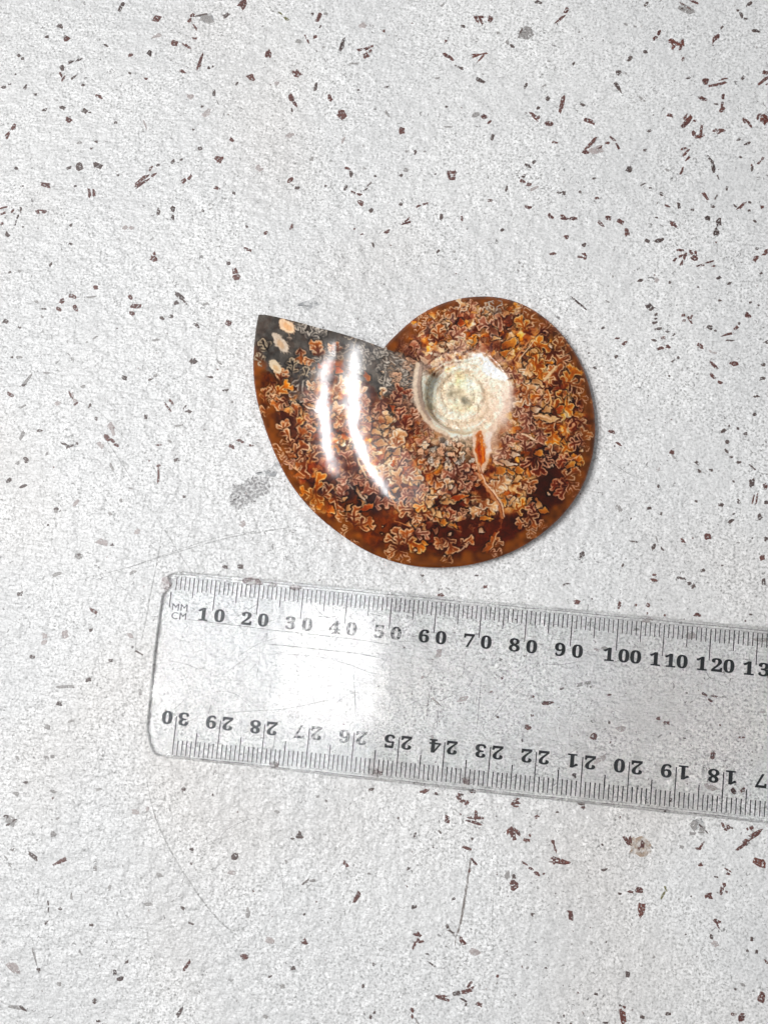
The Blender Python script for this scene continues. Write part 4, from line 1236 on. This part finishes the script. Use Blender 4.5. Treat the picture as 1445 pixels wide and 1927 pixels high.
# the ones the photograph lets one pick out: window, "x y radius angle tone"
LEAVES = {
    'A': """120 430 62 240 coal;85 540 50 210 coal;400 270 48 20 grey;410 500 56 85 tan;495 330 66 -70 grey;570 320 46 -30 grey;545 460 66 -95 tan;480 545 46 190 tan;345 600 60 -80 coal;445 660 52 -60 coal;405 760 92 95 grey;250 660 56 -95 tan;200 760 58 60 tan;262 770 62 -40 gold;120 825 54 -95 tan;190 870 50 -60 tan;255 885 60 150 tan;375 960 64 -80 tan;420 1030 68 -35 gold;275 1085 52 -110 tan;120 950 44 200 tan;500 740 40 180 cream;500 870 60 170 mauve;510 1020 56 160 mauve;440 1120 60 -60 tan;715 740 52 -70 cream;705 440 44 -95 tan;650 450 30 -90 tan;940 540 60 -80 grey;890 600 48 120 grey;1055 605 50 -60 grey;1090 690 50 100 grey;1130 520 60 40 grey;1030 460 56 60 grey;1210 590 60 30 grey;1265 575 50 -40 line;905 440 40 60 grey;880 780 62 -100 cream;900 850 56 60 mauve;1060 810 46 -90 cream;1170 690 46 -100 line;1180 830 64 -60 red;1270 830 56 -100 red;1200 980 56 -95 red;1300 980 56 -80 red;1240 1060 60 -90 red;1050 930 66 90 mauve;920 960 70 200 tan;690 950 50 -70 cream;700 1010 58 60 tan;900 1050 60 0 mauve;1080 1040 70 -60 cream""",
    'B': """0 300 50 -60 tan;60 240 50 -120 mauve;160 190 46 -70 tan;320 130 54 -70 cream;260 160 56 160 tan;410 120 52 -80 mauve;520 160 60 -40 cream;600 130 66 -80 grey;730 130 50 -60 gold;790 140 50 30 line;870 220 80 -60 tan;640 240 66 70 mauve;1000 290 70 -40 red;1060 300 58 0 tan;540 260 70 -160 mauve;300 330 70 -40 mauve;150 330 66 -90 tan;430 400 60 -90 gold;700 430 90 -70 cream;820 250 60 -120 gold;940 420 70 -60 gold;1010 430 70 20 gold;1100 420 62 -70 tan;930 540 74 -90 gold;860 600 60 120 cream;960 620 80 60 gold;1090 520 90 60 tan;1180 560 60 30 line;870 780 66 -60 cream;830 860 70 120 cream;1100 680 90 -110 tan;1200 690 80 -60 gold;1240 740 66 20 tan;1060 820 60 180 tan;1150 860 66 -100 gold;1260 820 90 60 line;950 830 66 190 line;880 1000 80 100 mauve;960 1000 66 60 tan;1130 920 80 -20 gold;800 960 60 60 mauve;1070 1010 90 90 tan;1240 1030 70 60 red;1310 1060 66 40 tan;850 1050 66 90 mauve;720 640 50 0 mauve;780 680 50 40 mauve;20 200 44 -60 tan""",
    'C': """310 60 64 -100 tan;400 40 60 -60 tan;240 160 64 -120 tan;290 190 60 60 tan;390 150 70 -50 tan;400 230 58 140 tan;430 300 82 110 tan;510 190 66 -70 tan;290 260 46 20 mauve;535 420 78 -80 gold;455 500 62 200 gold;540 560 66 80 gold;620 490 60 -40 tan;480 620 46 60 line;690 580 66 80 tan;735 490 58 -90 mauve;790 240 66 -100 mauve;770 370 60 100 mauve;870 400 52 20 mauve;990 480 70 -150 mauve;1040 580 60 -20 mauve;1130 580 56 30 mauve;1060 350 60 -90 cream;1100 120 70 -60 cream;1220 240 66 -60 mauve;760 690 54 180 tan;830 690 74 -90 tan;920 750 66 -10 tan;770 800 50 150 tan;830 880 46 60 line;1150 880 58 -160 tan;1190 850 62 -95 tan;1260 870 62 -80 tan;1140 970 54 150 tan;1220 1010 60 60 line;1320 920 76 30 gold;1370 820 56 0 mauve;1270 640 60 190 tan;1330 700 60 80 tan;1390 600 80 -80 gold;1420 660 70 0 tan;1270 520 60 190 mauve;1350 490 64 -60 mauve;1430 300 60 -60 mauve;1300 370 70 30 cream;1180 70 70 -80 cream""",
    'D': """60 290 70 -110 tan;130 400 66 60 tan;100 240 50 0 cream;240 350 66 -150 mauve;330 300 60 -30 mauve;340 420 66 40 mauve;310 170 70 -60 tan;220 440 50 -80 cream;420 540 66 180 tan;470 640 60 170 cream;540 600 66 30 cream;600 470 60 -90 cream;640 430 66 -40 cream;770 400 70 -60 gold;850 420 70 20 tan;870 450 50 60 line;960 40 66 90 mauve;1060 40 66 90 gold;840 100 70 -90 mauve;870 260 66 140 red;960 280 80 90 red;1010 230 60 60 line;1150 160 70 -60 gold;1050 170 46 -100 tan;1170 240 62 180 red;1230 260 66 -30 gold;1200 350 70 -40 tan;1120 440 62 170 red;1150 480 60 130 red;1220 460 60 60 red;1290 60 70 -60 tan;1260 100 60 170 red;1320 130 44 60 line;770 540 70 60 gold;720 560 60 40 cream;800 620 60 -30 gold;900 640 54 -120 red;830 740 54 170 tan;900 720 66 60 tan;890 810 46 90 tan;980 770 40 -60 line;170 700 66 20 gold;240 690 56 -60 red;340 670 40 -70 line;170 900 56 160 tan;240 910 70 60 tan;370 890 56 -30 tan;600 900 50 -60 tan;600 980 46 0 line;200 1050 56 0 line;690 180 60 60 mauve;640 200 60 120 mauve;700 100 60 -30 mauve;560 670 50 80 gold""",
    'F': """740 400 62 -90 gold;700 420 60 150 gold;770 360 60 -40 cream;560 430 60 190 tan;690 350 54 -60 tan;640 520 50 70 tan""",
}
for key, txt in LEAVES.items():
    ox, oy, k = ZW[key]
    for e in txt.split(';'):
        x, y, r, a, t = e.split()
        leaf(ox + float(x) / k, oy + float(y) / k, float(r) / k * 1.02, float(a), t, LR, oa=.85)

SHARDS = {
    'A': """585 260 20 40 c 2;1055 635 22 0 w 1.4;940 660 40 55 t 2.4;500 910 26 15 c 3;560 590 40 30 o 1.6;700 620 36 40 o 1.5;1050 800 26 -60 c 2;1120 1020 46 -60 c 1.8;1060 1080 40 -20 c 2;960 1020 40 60 c 1.7;1000 1110 44 20 c 2;1140 930 36 60 o 1.7;660 1000 30 -60 c 1.6;270 250 30 30 p 1.6;420 960 20 60 c 2.4""",
    'B': """205 250 30 40 w 1.8;190 140 26 -40 c 2;590 320 62 60 m 1.3;600 370 50 -10 c 1.4;720 400 60 -40 y 1.6;690 470 46 -60 y 2;1050 420 30 70 w 2;930 930 50 20 w 1.4;1020 940 44 -10 c 1.7;1155 820 40 80 t 1.2;1200 860 26 60 w 2.2;1000 1000 60 10 c 3.4;720 120 40 0 o 1.3;330 240 50 20 o 1.4;430 400 40 -60 y 1.8;1370 870 40 80 y 1.4;840 560 34 60 c 1.6;900 470 36 -30 c 1.8;1120 930 56 -10 o 1.2;860 700 30 30 c 1.6;940 720 40 25 c 2.2;520 160 36 10 c 1.4""",
    'C': """880 520 40 60 w 3.2;900 590 40 50 c 2;930 530 24 0 w 1.2;940 610 40 -30 o 2.4;765 550 24 -60 c 3;800 610 40 0 c 1.3;1130 520 30 60 c 3.4;1170 480 30 -60 c 2;1320 770 34 10 y 1.3;1260 750 24 30 c 2;1060 765 14 0 w 1.2;1060 825 8 0 w 1;1400 900 40 40 y 1.8;1310 960 24 60 w 1.5;700 140 30 60 y 1.5;1340 420 50 20 c 1.6;1060 110 50 10 c 2;1090 200 40 -60 c 1.8;1180 170 50 -10 c 1.8""",
    'D': """220 560 66 20 c 1.3;190 545 30 -20 w 1.3;310 540 60 -25 o 2.2;240 450 36 10 w 1.3;280 760 44 60 y 1.6;200 740 40 20 y 1.6;240 830 26 -10 w 1.3;490 800 40 70 w 1.1;130 800 34 70 m 2.2;950 600 46 65 c 2;990 640 50 -60 y 1.8;950 180 60 0 y 1.1;790 330 66 0 y 1.3;770 390 50 -30 c 1.8;740 560 40 -30 c 1.6;880 560 40 -50 c 1.6;1030 500 16 80 w 1.8;1290 160 26 20 c 1.2;1270 260 36 20 y 1.4;520 690 40 5 y 2.4;130 660 40 40 c 2;90 640 34 70 c 3;60 580 40 60 c 1.6;750 190 50 10 w 1.8;700 260 40 0 w 2.6;540 940 46 -50 t 2.2;570 880 30 -60 t 2;1150 90 40 70 y 1.6;650 330 60 0 y 1.4;720 330 50 60 y 1.4;680 560 46 80 y 1.6;200 1000 10 0 w 1.4;1200 280 40 -50 y 2.2;1050 290 14 30 w 1.4""",
}
SCOL = {'w': c8(250, 238, 228), 'c': c8(242, 210, 172), 'y': c8(226, 166, 84), 'o': c8(200, 116, 46), 't': c8(198, 140, 98), 'm': c8(164, 126, 110), 'p': c8(236, 198, 166)}
for key, txt in SHARDS.items():
    ox, oy, k = ZW[key]
    for e in txt.split(';'):
        x, y, r, a, t, el = e.split()
        shard(ox + float(x) / k, oy + float(y) / k, float(r) / k * .74, float(a), SCOL[t], LR, float(el) * .95)

# three pale pods in the grey corner
for (x, y, rx, ry, rot, col) in [(539, 613, 18, 11, 38, c8(238, 204, 176)), (527, 644, 22, 9.5, 52, c8(206, 190, 174)), (518, 689, 15, 8, 50, c8(214, 196, 172))]:
    c, s = math.cos(math.radians(rot)), math.sin(math.radians(rot))
    for i in range(17):
        a = i / 17 * 6.283 + .2
        bx, by = x + rx * math.cos(a) * c - ry * math.sin(a) * s, y + rx * math.cos(a) * s + ry * math.sin(a) * c
        if bx > x and by > y - 8:
            q_ = LR.uniform(1.08, 1.35)
            ex, ey = x + (bx - x) * q_, y + (by - y) * q_
            stroke([(x, y), (bx, by), (ex + LR.uniform(-2, 2), ey + LR.uniform(-2, 2))], 1.2, col * .9, .7, .8)
    fill([(x + rx * math.cos(a) * c - ry * math.sin(a) * s, y + rx * math.cos(a) * s + ry * math.sin(a) * c) for a in np.linspace(0, 6.1, 20)], col, .95, 1.2, 1.0)
    blob(x + 2, y + 2, rx * .5, ry * .5, col * np.array([.9, .8, .7]), .6, rot=rot, warp=.4)

PODS = [[(x + rx * math.cos(a) * math.cos(math.radians(rot)) - ry * math.sin(a) * math.sin(math.radians(rot)), y + rx * math.cos(a) * math.sin(math.radians(rot)) + ry * math.sin(a) * math.cos(math.radians(rot))) for a in np.linspace(0, 6.1, 20)]
        for (x, y, rx, ry, rot) in [(539, 613, 18, 11, 38), (527, 644, 22, 9.5, 52), (518, 689, 15, 8, 50)]]
# white umbilical region ------------------------------------------------------------
WHITE = [(786, 688), (800, 704), (815, 710), (828, 708), (840, 692), (862, 682), (884, 668), (900, 664), (920, 676), (938, 692), (957, 712), (964, 728), (958, 748), (948, 772), (938, 796),
         (930, 818), (912, 822), (900, 812), (884, 822), (852, 822), (824, 806), (802, 780), (790, 748), (782, 716)]
fill(WHITE, c8(234, 218, 202), .97, 5, 2.2)
blob(925, 790, 26, 34, c8(206, 176, 152), .6, soft=.8)
blob(930, 835, 12, 34, c8(216, 186, 166), .6, soft=.8)
fill([(888, 668), (904, 664), (958, 712), (950, 718), (918, 708), (900, 690)], c8(252, 250, 248), .95, 2, .5)
blob(806, 735, 14, 26, c8(228, 232, 220), .8, soft=.5, warp=.2)
blob(950, 760, 18, 40, c8(222, 200, 186), .75, warp=.5)
blob(898, 690, 14, 16, c8(246, 222, 208), .8, warp=.4)
stroke([(838, 699), (846, 694), (854, 690)], 5, c8(226, 160, 70), .8, .8)
# coiled inner whorls
for r0, wv, col, al in [(52, 3.0, c8(196, 178, 150), .5), (62, 2.2, c8(250, 244, 230), .7), (70, 2.2, c8(196, 180, 150), .55), (76, 2.5, c8(244, 236, 220), .6)]:
    pts = [(CX + 2 + (r0 - 9 * t) * math.cos(6.283 * t * 1.02 + .6) * 1.0, CY + 4 + (r0 - 9 * t) * .98 * math.sin(6.283 * t * 1.02 + .6)) for t in np.linspace(0.03, .72, 40)]
    stroke(pts, wv, col, al, .7, False)
blob(868, 738, 36, 38, c8(234, 224, 202), .85, soft=.4, warp=.15)
blob(867, 716, 9, 16, c8(236, 222, 170), .9, soft=.5, warp=.3)
blob(882, 724, 16, 12, c8(240, 234, 218), .8, soft=.5, warp=.3)
blob(866, 744, 26, 12, c8(186, 176, 148), .6, rot=12, soft=.8, warp=1.0)
blob(848, 744, 9, 8, c8(150, 146, 124), .55, soft=.8, warp=.8)
blob(877, 755, 7.5, 8, c8(104, 104, 90), .8, soft=.8, warp=.8)
blob(874, 768, 26, 7, c8(228, 212, 176), .6, soft=.6, warp=.3)
for t in range(26):
    a, r = LR.uniform(0, 6.28), LR.uniform(26, 78)
    x, y = CX + r * math.cos(a), CY + r * math.sin(a)
    blob(x, y, LR.uniform(.8, 2.6), LR.uniform(.6, 1.6), c8(150, 138, 112), .55, rot=math.degrees(a) + 90, soft=.7, warp=.1)
stroke([(CX + 40 * math.cos(t) + 1, CY + 39 * math.sin(t) - 1) for t in np.linspace(2.3, 6.9, 40)], 1.2, c8(160, 142, 118), .38, 1.3, False)
um = (1 - sstep(60, 90, rr)) * sstep(.52, .7, fbm(gx / 4, gy / 4, 140, 3))
blend(um * .28, c8(192, 172, 146))
swirl = np.sin((rr / 6.5 - np.arctan2(gy - CY, gx - CX)) * 1.0 + 5 * (fbm(gx / 14, gy / 14, 141, 3) - .5))
blend((1 - sstep(70, 84, rr)) * sstep(22, 34, rr) * sstep(.55, .95, swirl) * sstep(.3, .5, fbm(gx / 8, gy / 8, 142, 3)) * .5, c8(178, 158, 130))
blend((1 - sstep(74, 86, rr)) * sstep(26, 38, rr) * sstep(.5, .95, -swirl) * .4, c8(252, 246, 234))
pit = sstep(.66, .74, fbm((gx + gy * .3) / 3.1, (gy - gx * .3) / 3.1, 143, 3)) * (1 - sstep(70, 100, rr))
blend(pit * .45, c8(132, 118, 98))
# brown lip left of the umbilicus
LIP = [(790, 684), (787, 704), (785, 724), (788, 748), (795, 770), (806, 788), (822, 803), (844, 815), (868, 820), (890, 814)]
stroke([(x - 5, y + 1) for x, y in LIP[:8]], 6, c8(214, 194, 172), .9, .5, False)
stroke([(x + 3, y) for x, y in LIP[:6]], 5.0, c8(158, 136, 122), .9, .4, False)
stroke([(x + 7, y - 1) for x, y in LIP[:5]], 1.6, c8(92, 80, 66), .8, .3)
stroke([(x + 6, y - 3) for x, y in LIP[4:]], 2.4, c8(190, 172, 140), .8, .5, False)
blob(811, 764, 7, 5, c8(170, 166, 140), .8, rot=40, warp=.2)
# curls on the tan flesh below
for i in range(46):
    x, y = LR.gauss(842, 26), LR.gauss(853, 15)
    leaf(x, y, LR.uniform(3.5, 7), LR.uniform(0, 360), LR.choice(['cream', 'line', 'line', 'grey']), LR)
blob(832, 829, 5, 6, c8(84, 76, 70), .8, warp=.3)

# orange-filled slot and its pale vein
SLOT = [(896, 812), (905, 811), (910, 830), (914, 850), (912, 868), (907, 880), (901, 872), (895, 850), (893, 830)]
fill([(890, 812), (911, 806), (922, 820), (923, 850), (918, 872), (908, 892), (899, 880), (890, 852), (888, 830)], c8(226, 192, 168), .9, 1.6, .6)
fill([(913, 812), (924, 814), (924, 846), (917, 860), (915, 842)], c8(236, 214, 202), .85, 2, 1.0)
fill(SLOT, c8(170, 90, 36), .92, 2.2, 1.2)
for t in range(26):
    blob(LR.gauss(903, 3.5), LR.uniform(816, 876), LR.uniform(.8, 2.2), LR.uniform(1, 3), LR.choice([c8(210, 126, 56), c8(128, 60, 24), c8(232, 172, 110), c8(226, 190, 160)]), .7, soft=.7, warp=.1)
stroke([(900, 818), (901, 846), (903, 866)], 2.6, c8(150, 66, 24), .8, .6)
stroke([(906, 826), (908, 848), (908, 872)], 1.6, c8(232, 140, 44), .8, .6)
V1 = [(900, 878), (907, 900), (918, 922), (930, 938), (940, 955), (944, 974)]
stroke(V1, 4.6, c8(196, 144, 108), .8, 1.2)
stroke([(x + 2.5, y - 3) for x, y in V1], 1.5, c8(122, 62, 36), .8, .4)
stroke([(906, 892), (914, 910), (928, 925), (938, 938), (946, 952), (948, 972)], 2.2, c8(232, 196, 170), .9, .4)
stroke([(926, 934), (936, 948), (942, 968), (941, 990), (934, 1006)], 2.0, c8(170, 112, 72), .5, 1.4)
stroke([(934, 1004), (924, 1022), (916, 1040)], 6, c8(166, 98, 40), .65, 1.2)
stroke([(938, 1000), (928, 1020), (922, 1036)], 1.4, c8(230, 190, 158), .8, .8)
# single veins
for pts, w, col in [
        ([(538, 868), (556, 882), (572, 896)], 1.5, c8(222, 176, 140)), ([(730, 925), (740, 944), (748, 956)], 1.6, c8(222, 170, 134)),
        ([(742, 980), (760, 986), (778, 994)], 1.3, c8(200, 140, 100)), ([(981, 815), (996, 822), (1008, 829)], 2.6, c8(226, 196, 170)),
        ([(860, 1040), (872, 1032), (882, 1022)], 1.6, c8(190, 160, 140)), ([(1060, 860), (1075, 866), (1092, 856)], 1.6, c8(230, 176, 146)),
        ([(968, 678), (984, 654), (996, 640)], 2.4, c8(196, 146, 110)),
        ([(975, 680), (990, 660), (1006, 640)], 1.3, c8(236, 204, 176)), ([(1046, 690), (1036, 702), (1024, 716)], 4.5, c8(226, 194, 160)),
        ([(575, 765), (590, 770), (600, 776)], 2, c8(228, 206, 186)), ([(672, 862), (680, 880), (688, 894)], 2.2, c8(240, 214, 184)),
        ([(1032, 735), (1037, 752), (1036, 766)], 2.2, c8(226, 180, 134)), ([(1003, 782), (1020, 782), (1036, 788)], 3, c8(232, 190, 158)),
        ([(790, 915), (800, 925), (812, 940)], 1.2, c8(200, 160, 130))]:
    stroke(pts, w, col, .9, .5)
# dark pits
stroke([(547, 900), (556, 914), (566, 928)], 4.2, c8(20, 12, 10), .95, .5)
stroke([(533, 881), (543, 880)], 2.5, c8(30, 16, 10), .8, .5)
stroke([(806, 931), (824, 933)], 2, c8(20, 12, 10), .8, .5)
fibre = fbm((gx * .8 + gy * .6 + wsx) / 2.6, (gy * .8 - gx * .6 + wsy) / 2.6, 160, 3)
IMG *= (0.88 + 0.24 * fibre)[..., None]
# deep, saturated polish
_l = IMG.mean(-1, keepdims=True)
_sat = 1 + .35 * (1 - sstep(60, 95, rr))[..., None] * 0 + .22 * sstep(85, 110, rr)[..., None]
IMG = np.clip(_l + (IMG - _l) * _sat, 0, 1)
IMG *= 1 - .10 * sstep(85, 110, rr)[..., None]
_c = sstep(85, 110, rr)[..., None] * .6
IMG = IMG * (1 - _c) + (IMG * IMG * (3 - 2 * IMG)) * _c
IMG = np.clip(IMG * (1 + .055 * (1 - sstep(80, 105, rr)))[..., None] * (1 - (1 - sstep(80, 105, rr))[..., None] * np.array([0, .028, .06])), 0, .9)
PAT = lin(IMG)


# ---- geometry ------------------------------------------------------------------
NS, NT = 1500, 250
sv = np.linspace(0, 1, NS)
Rv = spline(_s, _r, sv)


def pix_np(px, py, z):
    R = np.array(RB.transposed())
    d = np.stack([(px - PW / 2) / FPX, -(py - PH / 2) / FPX, -np.ones_like(px)], -1) @ R.T
    C = np.array(CAM_POS)
    k = (z - C[2]) / d[..., 2]
    return C + d * k[..., None]


def project_np(P_):
    q = P_ @ np.array(RB).T + np.array(TB)
    return PW / 2 + FPX * q[..., 0] / -q[..., 2], PH / 2 - FPX * q[..., 1] / -q[..., 2]


def thick(s):
    return 6.2 + 5.2 * s ** 1.3


def height(r, s, R):
    left = sstep(.52, .68, s)
    rin = 70 + 14 * (1 - left)
    u = np.clip((r - rin) / np.maximum(R - rin, 1), 0, 1)
    T = thick(s)
    zr = 2.5
    pk = 0.06
    prof = np.where(u > pk, np.clip(1 - (np.abs(u - pk) / (1 - pk)) ** 1.9, 0, 1) ** .70, 1 - .10 * ((pk - u) / pk) ** 2)
    lip = zr + (T - zr) * prof
    lip0 = zr + (T - zr) * 0.90
    floor = 5.5 + 0.5 * (r / 75.0) ** 2 - 0.9 * np.exp(-(r / 9.0) ** 2) + 0.55 * (np.abs(np.sin((r / 19.0 - s) * 3.1416)) ** 0.7 - .5) * sstep(10, 26, r)
    a = .60 + .34 * left
    k = sstep(a, 1.0, r / rin)
    # the flank swells along the last half whorl
    a_ = np.radians(np.interp(r, PHI_R, PHI_A)) - 2 * np.pi * s
    X_, Y_ = (CX + r * np.cos(a_) - 620) / 100, (CY - r * np.sin(a_) - 780) / 100
    lip = lip + np.where(Y_ < 0, 0.20, 0.24) * np.where(Y_ < 0, np.clip(X_, -1.4, .12), np.clip(X_, -1.4, 1.6)) * Y_ ** 2 * sstep(95, 150, r) * (1 - u ** 3) * sstep(.60, .72, s) * (np.abs(Y_) < 3)
    return np.where(r < rin, floor + (lip0 - floor) * k, lip)



def sample(px, py):
    u = np.clip((px - X0) * S - .5, 0, GW - 1.01)
    v = np.clip((py - Y0) * S - .5, 0, GH - 1.01)
    ui, vi = u.astype(int), v.astype(int)
    fu, fv = (u - ui)[..., None], (v - vi)[..., None]
    return (PAT[vi, ui] * (1 - fu) + PAT[vi, ui + 1] * fu) * (1 - fv) + (PAT[vi + 1, ui] * (1 - fu) + PAT[vi + 1, ui + 1] * fu) * fv


def shell_material(name, rough):
    m, nt, bs, out = node_mat(name)
    at = N(nt, 'ShaderNodeAttribute', attribute_name='pattern')
    nt.links.new(at.outputs['Color'], bs.inputs['Base Color'])
    bs.inputs['Specular IOR Level'].default_value = 0.40
    tc = N(nt, 'ShaderNodeTexCoord')
    n = N(nt, 'ShaderNodeTexNoise')
    n.inputs['Scale'].default_value = 420
    n.inputs['Detail'].default_value = 3
    nt.links.new(tc.outputs['Object'], n.inputs['Vector'])
    nt.links.new(ramp(nt, n.outputs[0], [(0.35, rough), (0.7, rough + 0.05)]), bs.inputs['Roughness'])
    b = N(nt, 'ShaderNodeBump')
    b.inputs['Strength'].default_value = 0.05
    b.inputs['Distance'].default_value = 0.0003
    nt.links.new(n.outputs[0], b.inputs['Height'])
    nt.links.new(b.outputs[0], bs.inputs['Normal'])
    return m


fossil = bpy.data.objects.new('ammonite_fossil', None)
COL.objects.link(fossil)
fossil['label'] = 'polished brown ammonite fossil with leaf patterned sutures and a white coiled centre'
fossil['category'] = 'fossil'
_c = pix(CX, CY, 0.004)
fossil.location = (_c.x, _c.y, 0.0)
ORG = np.array(fossil.location)


def sheet(name, grid, col, mat, keep=None):
    h, w = grid.shape[:2]
    idx = np.arange(h * w).reshape(h, w)
    q = np.stack([idx[:-1, :-1], idx[:-1, 1:], idx[1:, 1:], idx[1:, :-1]], -1).reshape(-1, 4)
    pos, cl = (grid - ORG).reshape(-1, 3), col.reshape(-1, 3)
    if keep is not None:
        q = q[keep.ravel()]
        used, inv = np.unique(q, return_inverse=True)
        q = inv.reshape(-1, 4)
        pos, cl = pos[used], cl[used]
    me = np_mesh(name, pos, q, smooth=True)
    at = me.attributes.new('pattern', 'FLOAT_COLOR', 'POINT')
    at.data.foreach_set('color', np.concatenate([cl, np.ones((len(cl), 1))], 1).astype(np.float32).ravel())
    return link(name, me, mat, fossil)


def inside(poly, px, py):
    poly = np.asarray(poly, float)
    m = (px > poly[:, 0].min()) & (px < poly[:, 0].max()) & (py > poly[:, 1].min()) & (py < poly[:, 1].max())
    out = np.zeros(px.shape, bool)
    if m.any():
        out[m] = poly_sd(poly, px[m][:, None], py[m][:, None])[0][:, 0] > 0
    return out


# split along the umbilical seam at the same ring for every station
rin_s = 70 + 14 * (1 - sstep(.52, .68, sv))
cut = rin_s[:, None] * np.linspace(0, 1, 70)[None, :]


def build_grid(rg, extra):
    s_ = np.repeat(sv[:, None], rg.shape[1], 1)
    th_ = np.radians(np.interp(rg, PHI_R, PHI_A)) - 2 * np.pi * s_
    x_, y_ = CX + rg * np.cos(th_), CY - rg * np.sin(th_)
    z_ = height(rg, s_, np.repeat(Rv[:, None], rg.shape[1], 1)) * MM + extra(x_, y_)
    return pix_np(x_, y_, z_), x_, y_, s_


FADE = sstep(0, 12, cut) * (1 - sstep(.9, 1.0, cut / rin_s[:, None]))
gu, ux, uy, us = build_grid(cut, lambda x, y: (fbm(x / 7, y / 7, 400, 4) - .5) * 0.0008 * FADE)
cu = sample(ux, uy)
gu = np.concatenate([gu, gu[:1]], 0)
cu = np.concatenate([cu, cu[:1]], 0)
sheet('umbilicus', gu, cu, shell_material('calcite_umbilicus', 0.32))

tt = 1 - (1 - np.linspace(0, 1, NT)) ** 1.5
rw = rin_s[:, None] + (Rv - rin_s)[:, None] * tt[None, :]
FADE2 = (sstep(0, .2, tt) * (1 - tt ** 6))[None, :]
gw, wx_, wy_, ws_ = build_grid(rw, lambda x, y: (fbm(x / 70, y / 70, 200, 2) - .5) * 0.00012 * FADE2)
cw = sample(wx_, wy_)
edge_px = Rv[:, None] - rw
rim_noise = vnoise(wx_ / 16, wy_ / 16, 300)
rim = (1 - sstep(8, 30, edge_px + (rim_noise - .5) * 26)) * (1 - sstep(.955, .985, ws_)) * (1 - sstep(.10, .2, cw.mean(-1)))
amber = lin(c8(136, 68, 8)) * (0.4 + 0.9 * vnoise(wx_ / 9 + 40, wy_ / 9, 310))[..., None]
cw = cw * (1 - .75 * rim[..., None]) + amber * .75 * rim[..., None]
# roll under at the rim
last = gw[:, -1:, :]
cen = pix_np(np.array([CX]), np.array([CY]), np.array([0.0022]))[0]
rows, rcol = [], []
for k, (f, z) in enumerate([(1.0, 2.1), (0.994, 1.4), (0.972, .6), (0.92, 0.02)]):
    q = last.copy()
    q[..., :2] = cen[:2] + (q[..., :2] - cen[:2]) * f
    q[..., 2] = z * MM
    rows.append(q)
    rcol.append(cw[:, -1:, :] * (0.95))
gw2 = np.concatenate([gw] + rows, 1)
cw2 = np.concatenate([cw] + rcol, 1)
M_SHELL = shell_material('polished_shell', 0.095)
fx, fy = np.full((NS - 1, gw2.shape[1] - 1), -1e6), np.full((NS - 1, gw2.shape[1] - 1), -1e6)
fx[:, :NT - 1] = (wx_[:-1, :-1] + wx_[1:, 1:]) / 2
fy[:, :NT - 1] = (wy_[:-1, :-1] + wy_[1:, 1:]) / 2
rest = np.ones(fx.shape, bool)
for nm, poly in [('orange_inclusion', SLOT)] + [('pale_inclusion', p_) for p_ in PODS]:
    k_ = inside(poly, fx, fy) & rest
    rest &= ~k_
    if k_.any():
        sheet(nm, gw2, cw2, M_SHELL, k_)
sheet('whorl', gw2, cw2, M_SHELL, rest)

# raised lip of the last whorl along the left side of the umbilicus
lp = [(795, 690), (790, 706), (789, 724), (791, 746), (797, 766), (808, 784), (823, 798), (843, 809), (862, 814)]
lp = np.array(lp, float)
ts = np.linspace(0, len(lp) - 1, 90)
lx, ly = spline(np.arange(len(lp)), lp[:, 0], ts), spline(np.arange(len(lp)), lp[:, 1], ts)
lr = np.hypot(lx - CX, ly - CY)
la = np.degrees(np.arctan2(CY - ly, lx - CX))
ls = ((np.interp(lr, PHI_R, PHI_A) - la) / 360) % 1.0
ls = np.where(ls < .3, .999, ls)
rad = (0.42 + .12 * (vnoise(ts / 3, ts * 0 + .5, 610) - .5)) * np.sin(np.pi * np.clip((ts + .4) / (len(lp) - .2), 0, 1)) ** .5
zc = height(np.full_like(ls, 72.0), ls, spline(_s, _r, ls)) - 0.22
nseg = 14
ring_ = []
for k in range(nseg + 1):
    a_ = k / nseg * 6.283
    off = rad * np.cos(a_) * 8.4
    nx_, ny_ = (lx - CX) / lr, (ly - CY) / lr
    ring_.append(pix_np(lx + nx_ * off, ly + ny_ * off, (zc + rad * .7 * np.sin(a_)) * MM))
ring_ = np.stack(ring_, 1)
lc = np.zeros(ring_.shape) + lin(c8(206, 188, 168))
lc *= (.62 + .6 * vnoise(ts[:, None] * 1.1 + np.zeros(nseg + 1), np.arange(nseg + 1)[None, :] * 1.3 + np.zeros((90, 1)), 620))[..., None]
sheet('umbilical_lip', ring_, lc, shell_material('lip_shell', 0.3))

# the cut face of the aperture: a wall under the last rib of the whorl
top = gw2[-1]
K = 6
grid = np.stack([np.c_[top[:, 0], top[:, 1], top[:, 2] * (1 - k / (K - 1)) + 0.00001] for k in range(K)], 1)
dirn = np.array([0.35, 0.94])
gc = np.zeros(grid.shape) + lin(c8(86, 80, 76))
gc *= (0.7 + 0.6 * vnoise(grid[..., 0] * 4000, grid[..., 2] * 4000, 500))[..., None]
sheet('aperture_face', grid, gc, shell_material('matrix_face', 0.4))
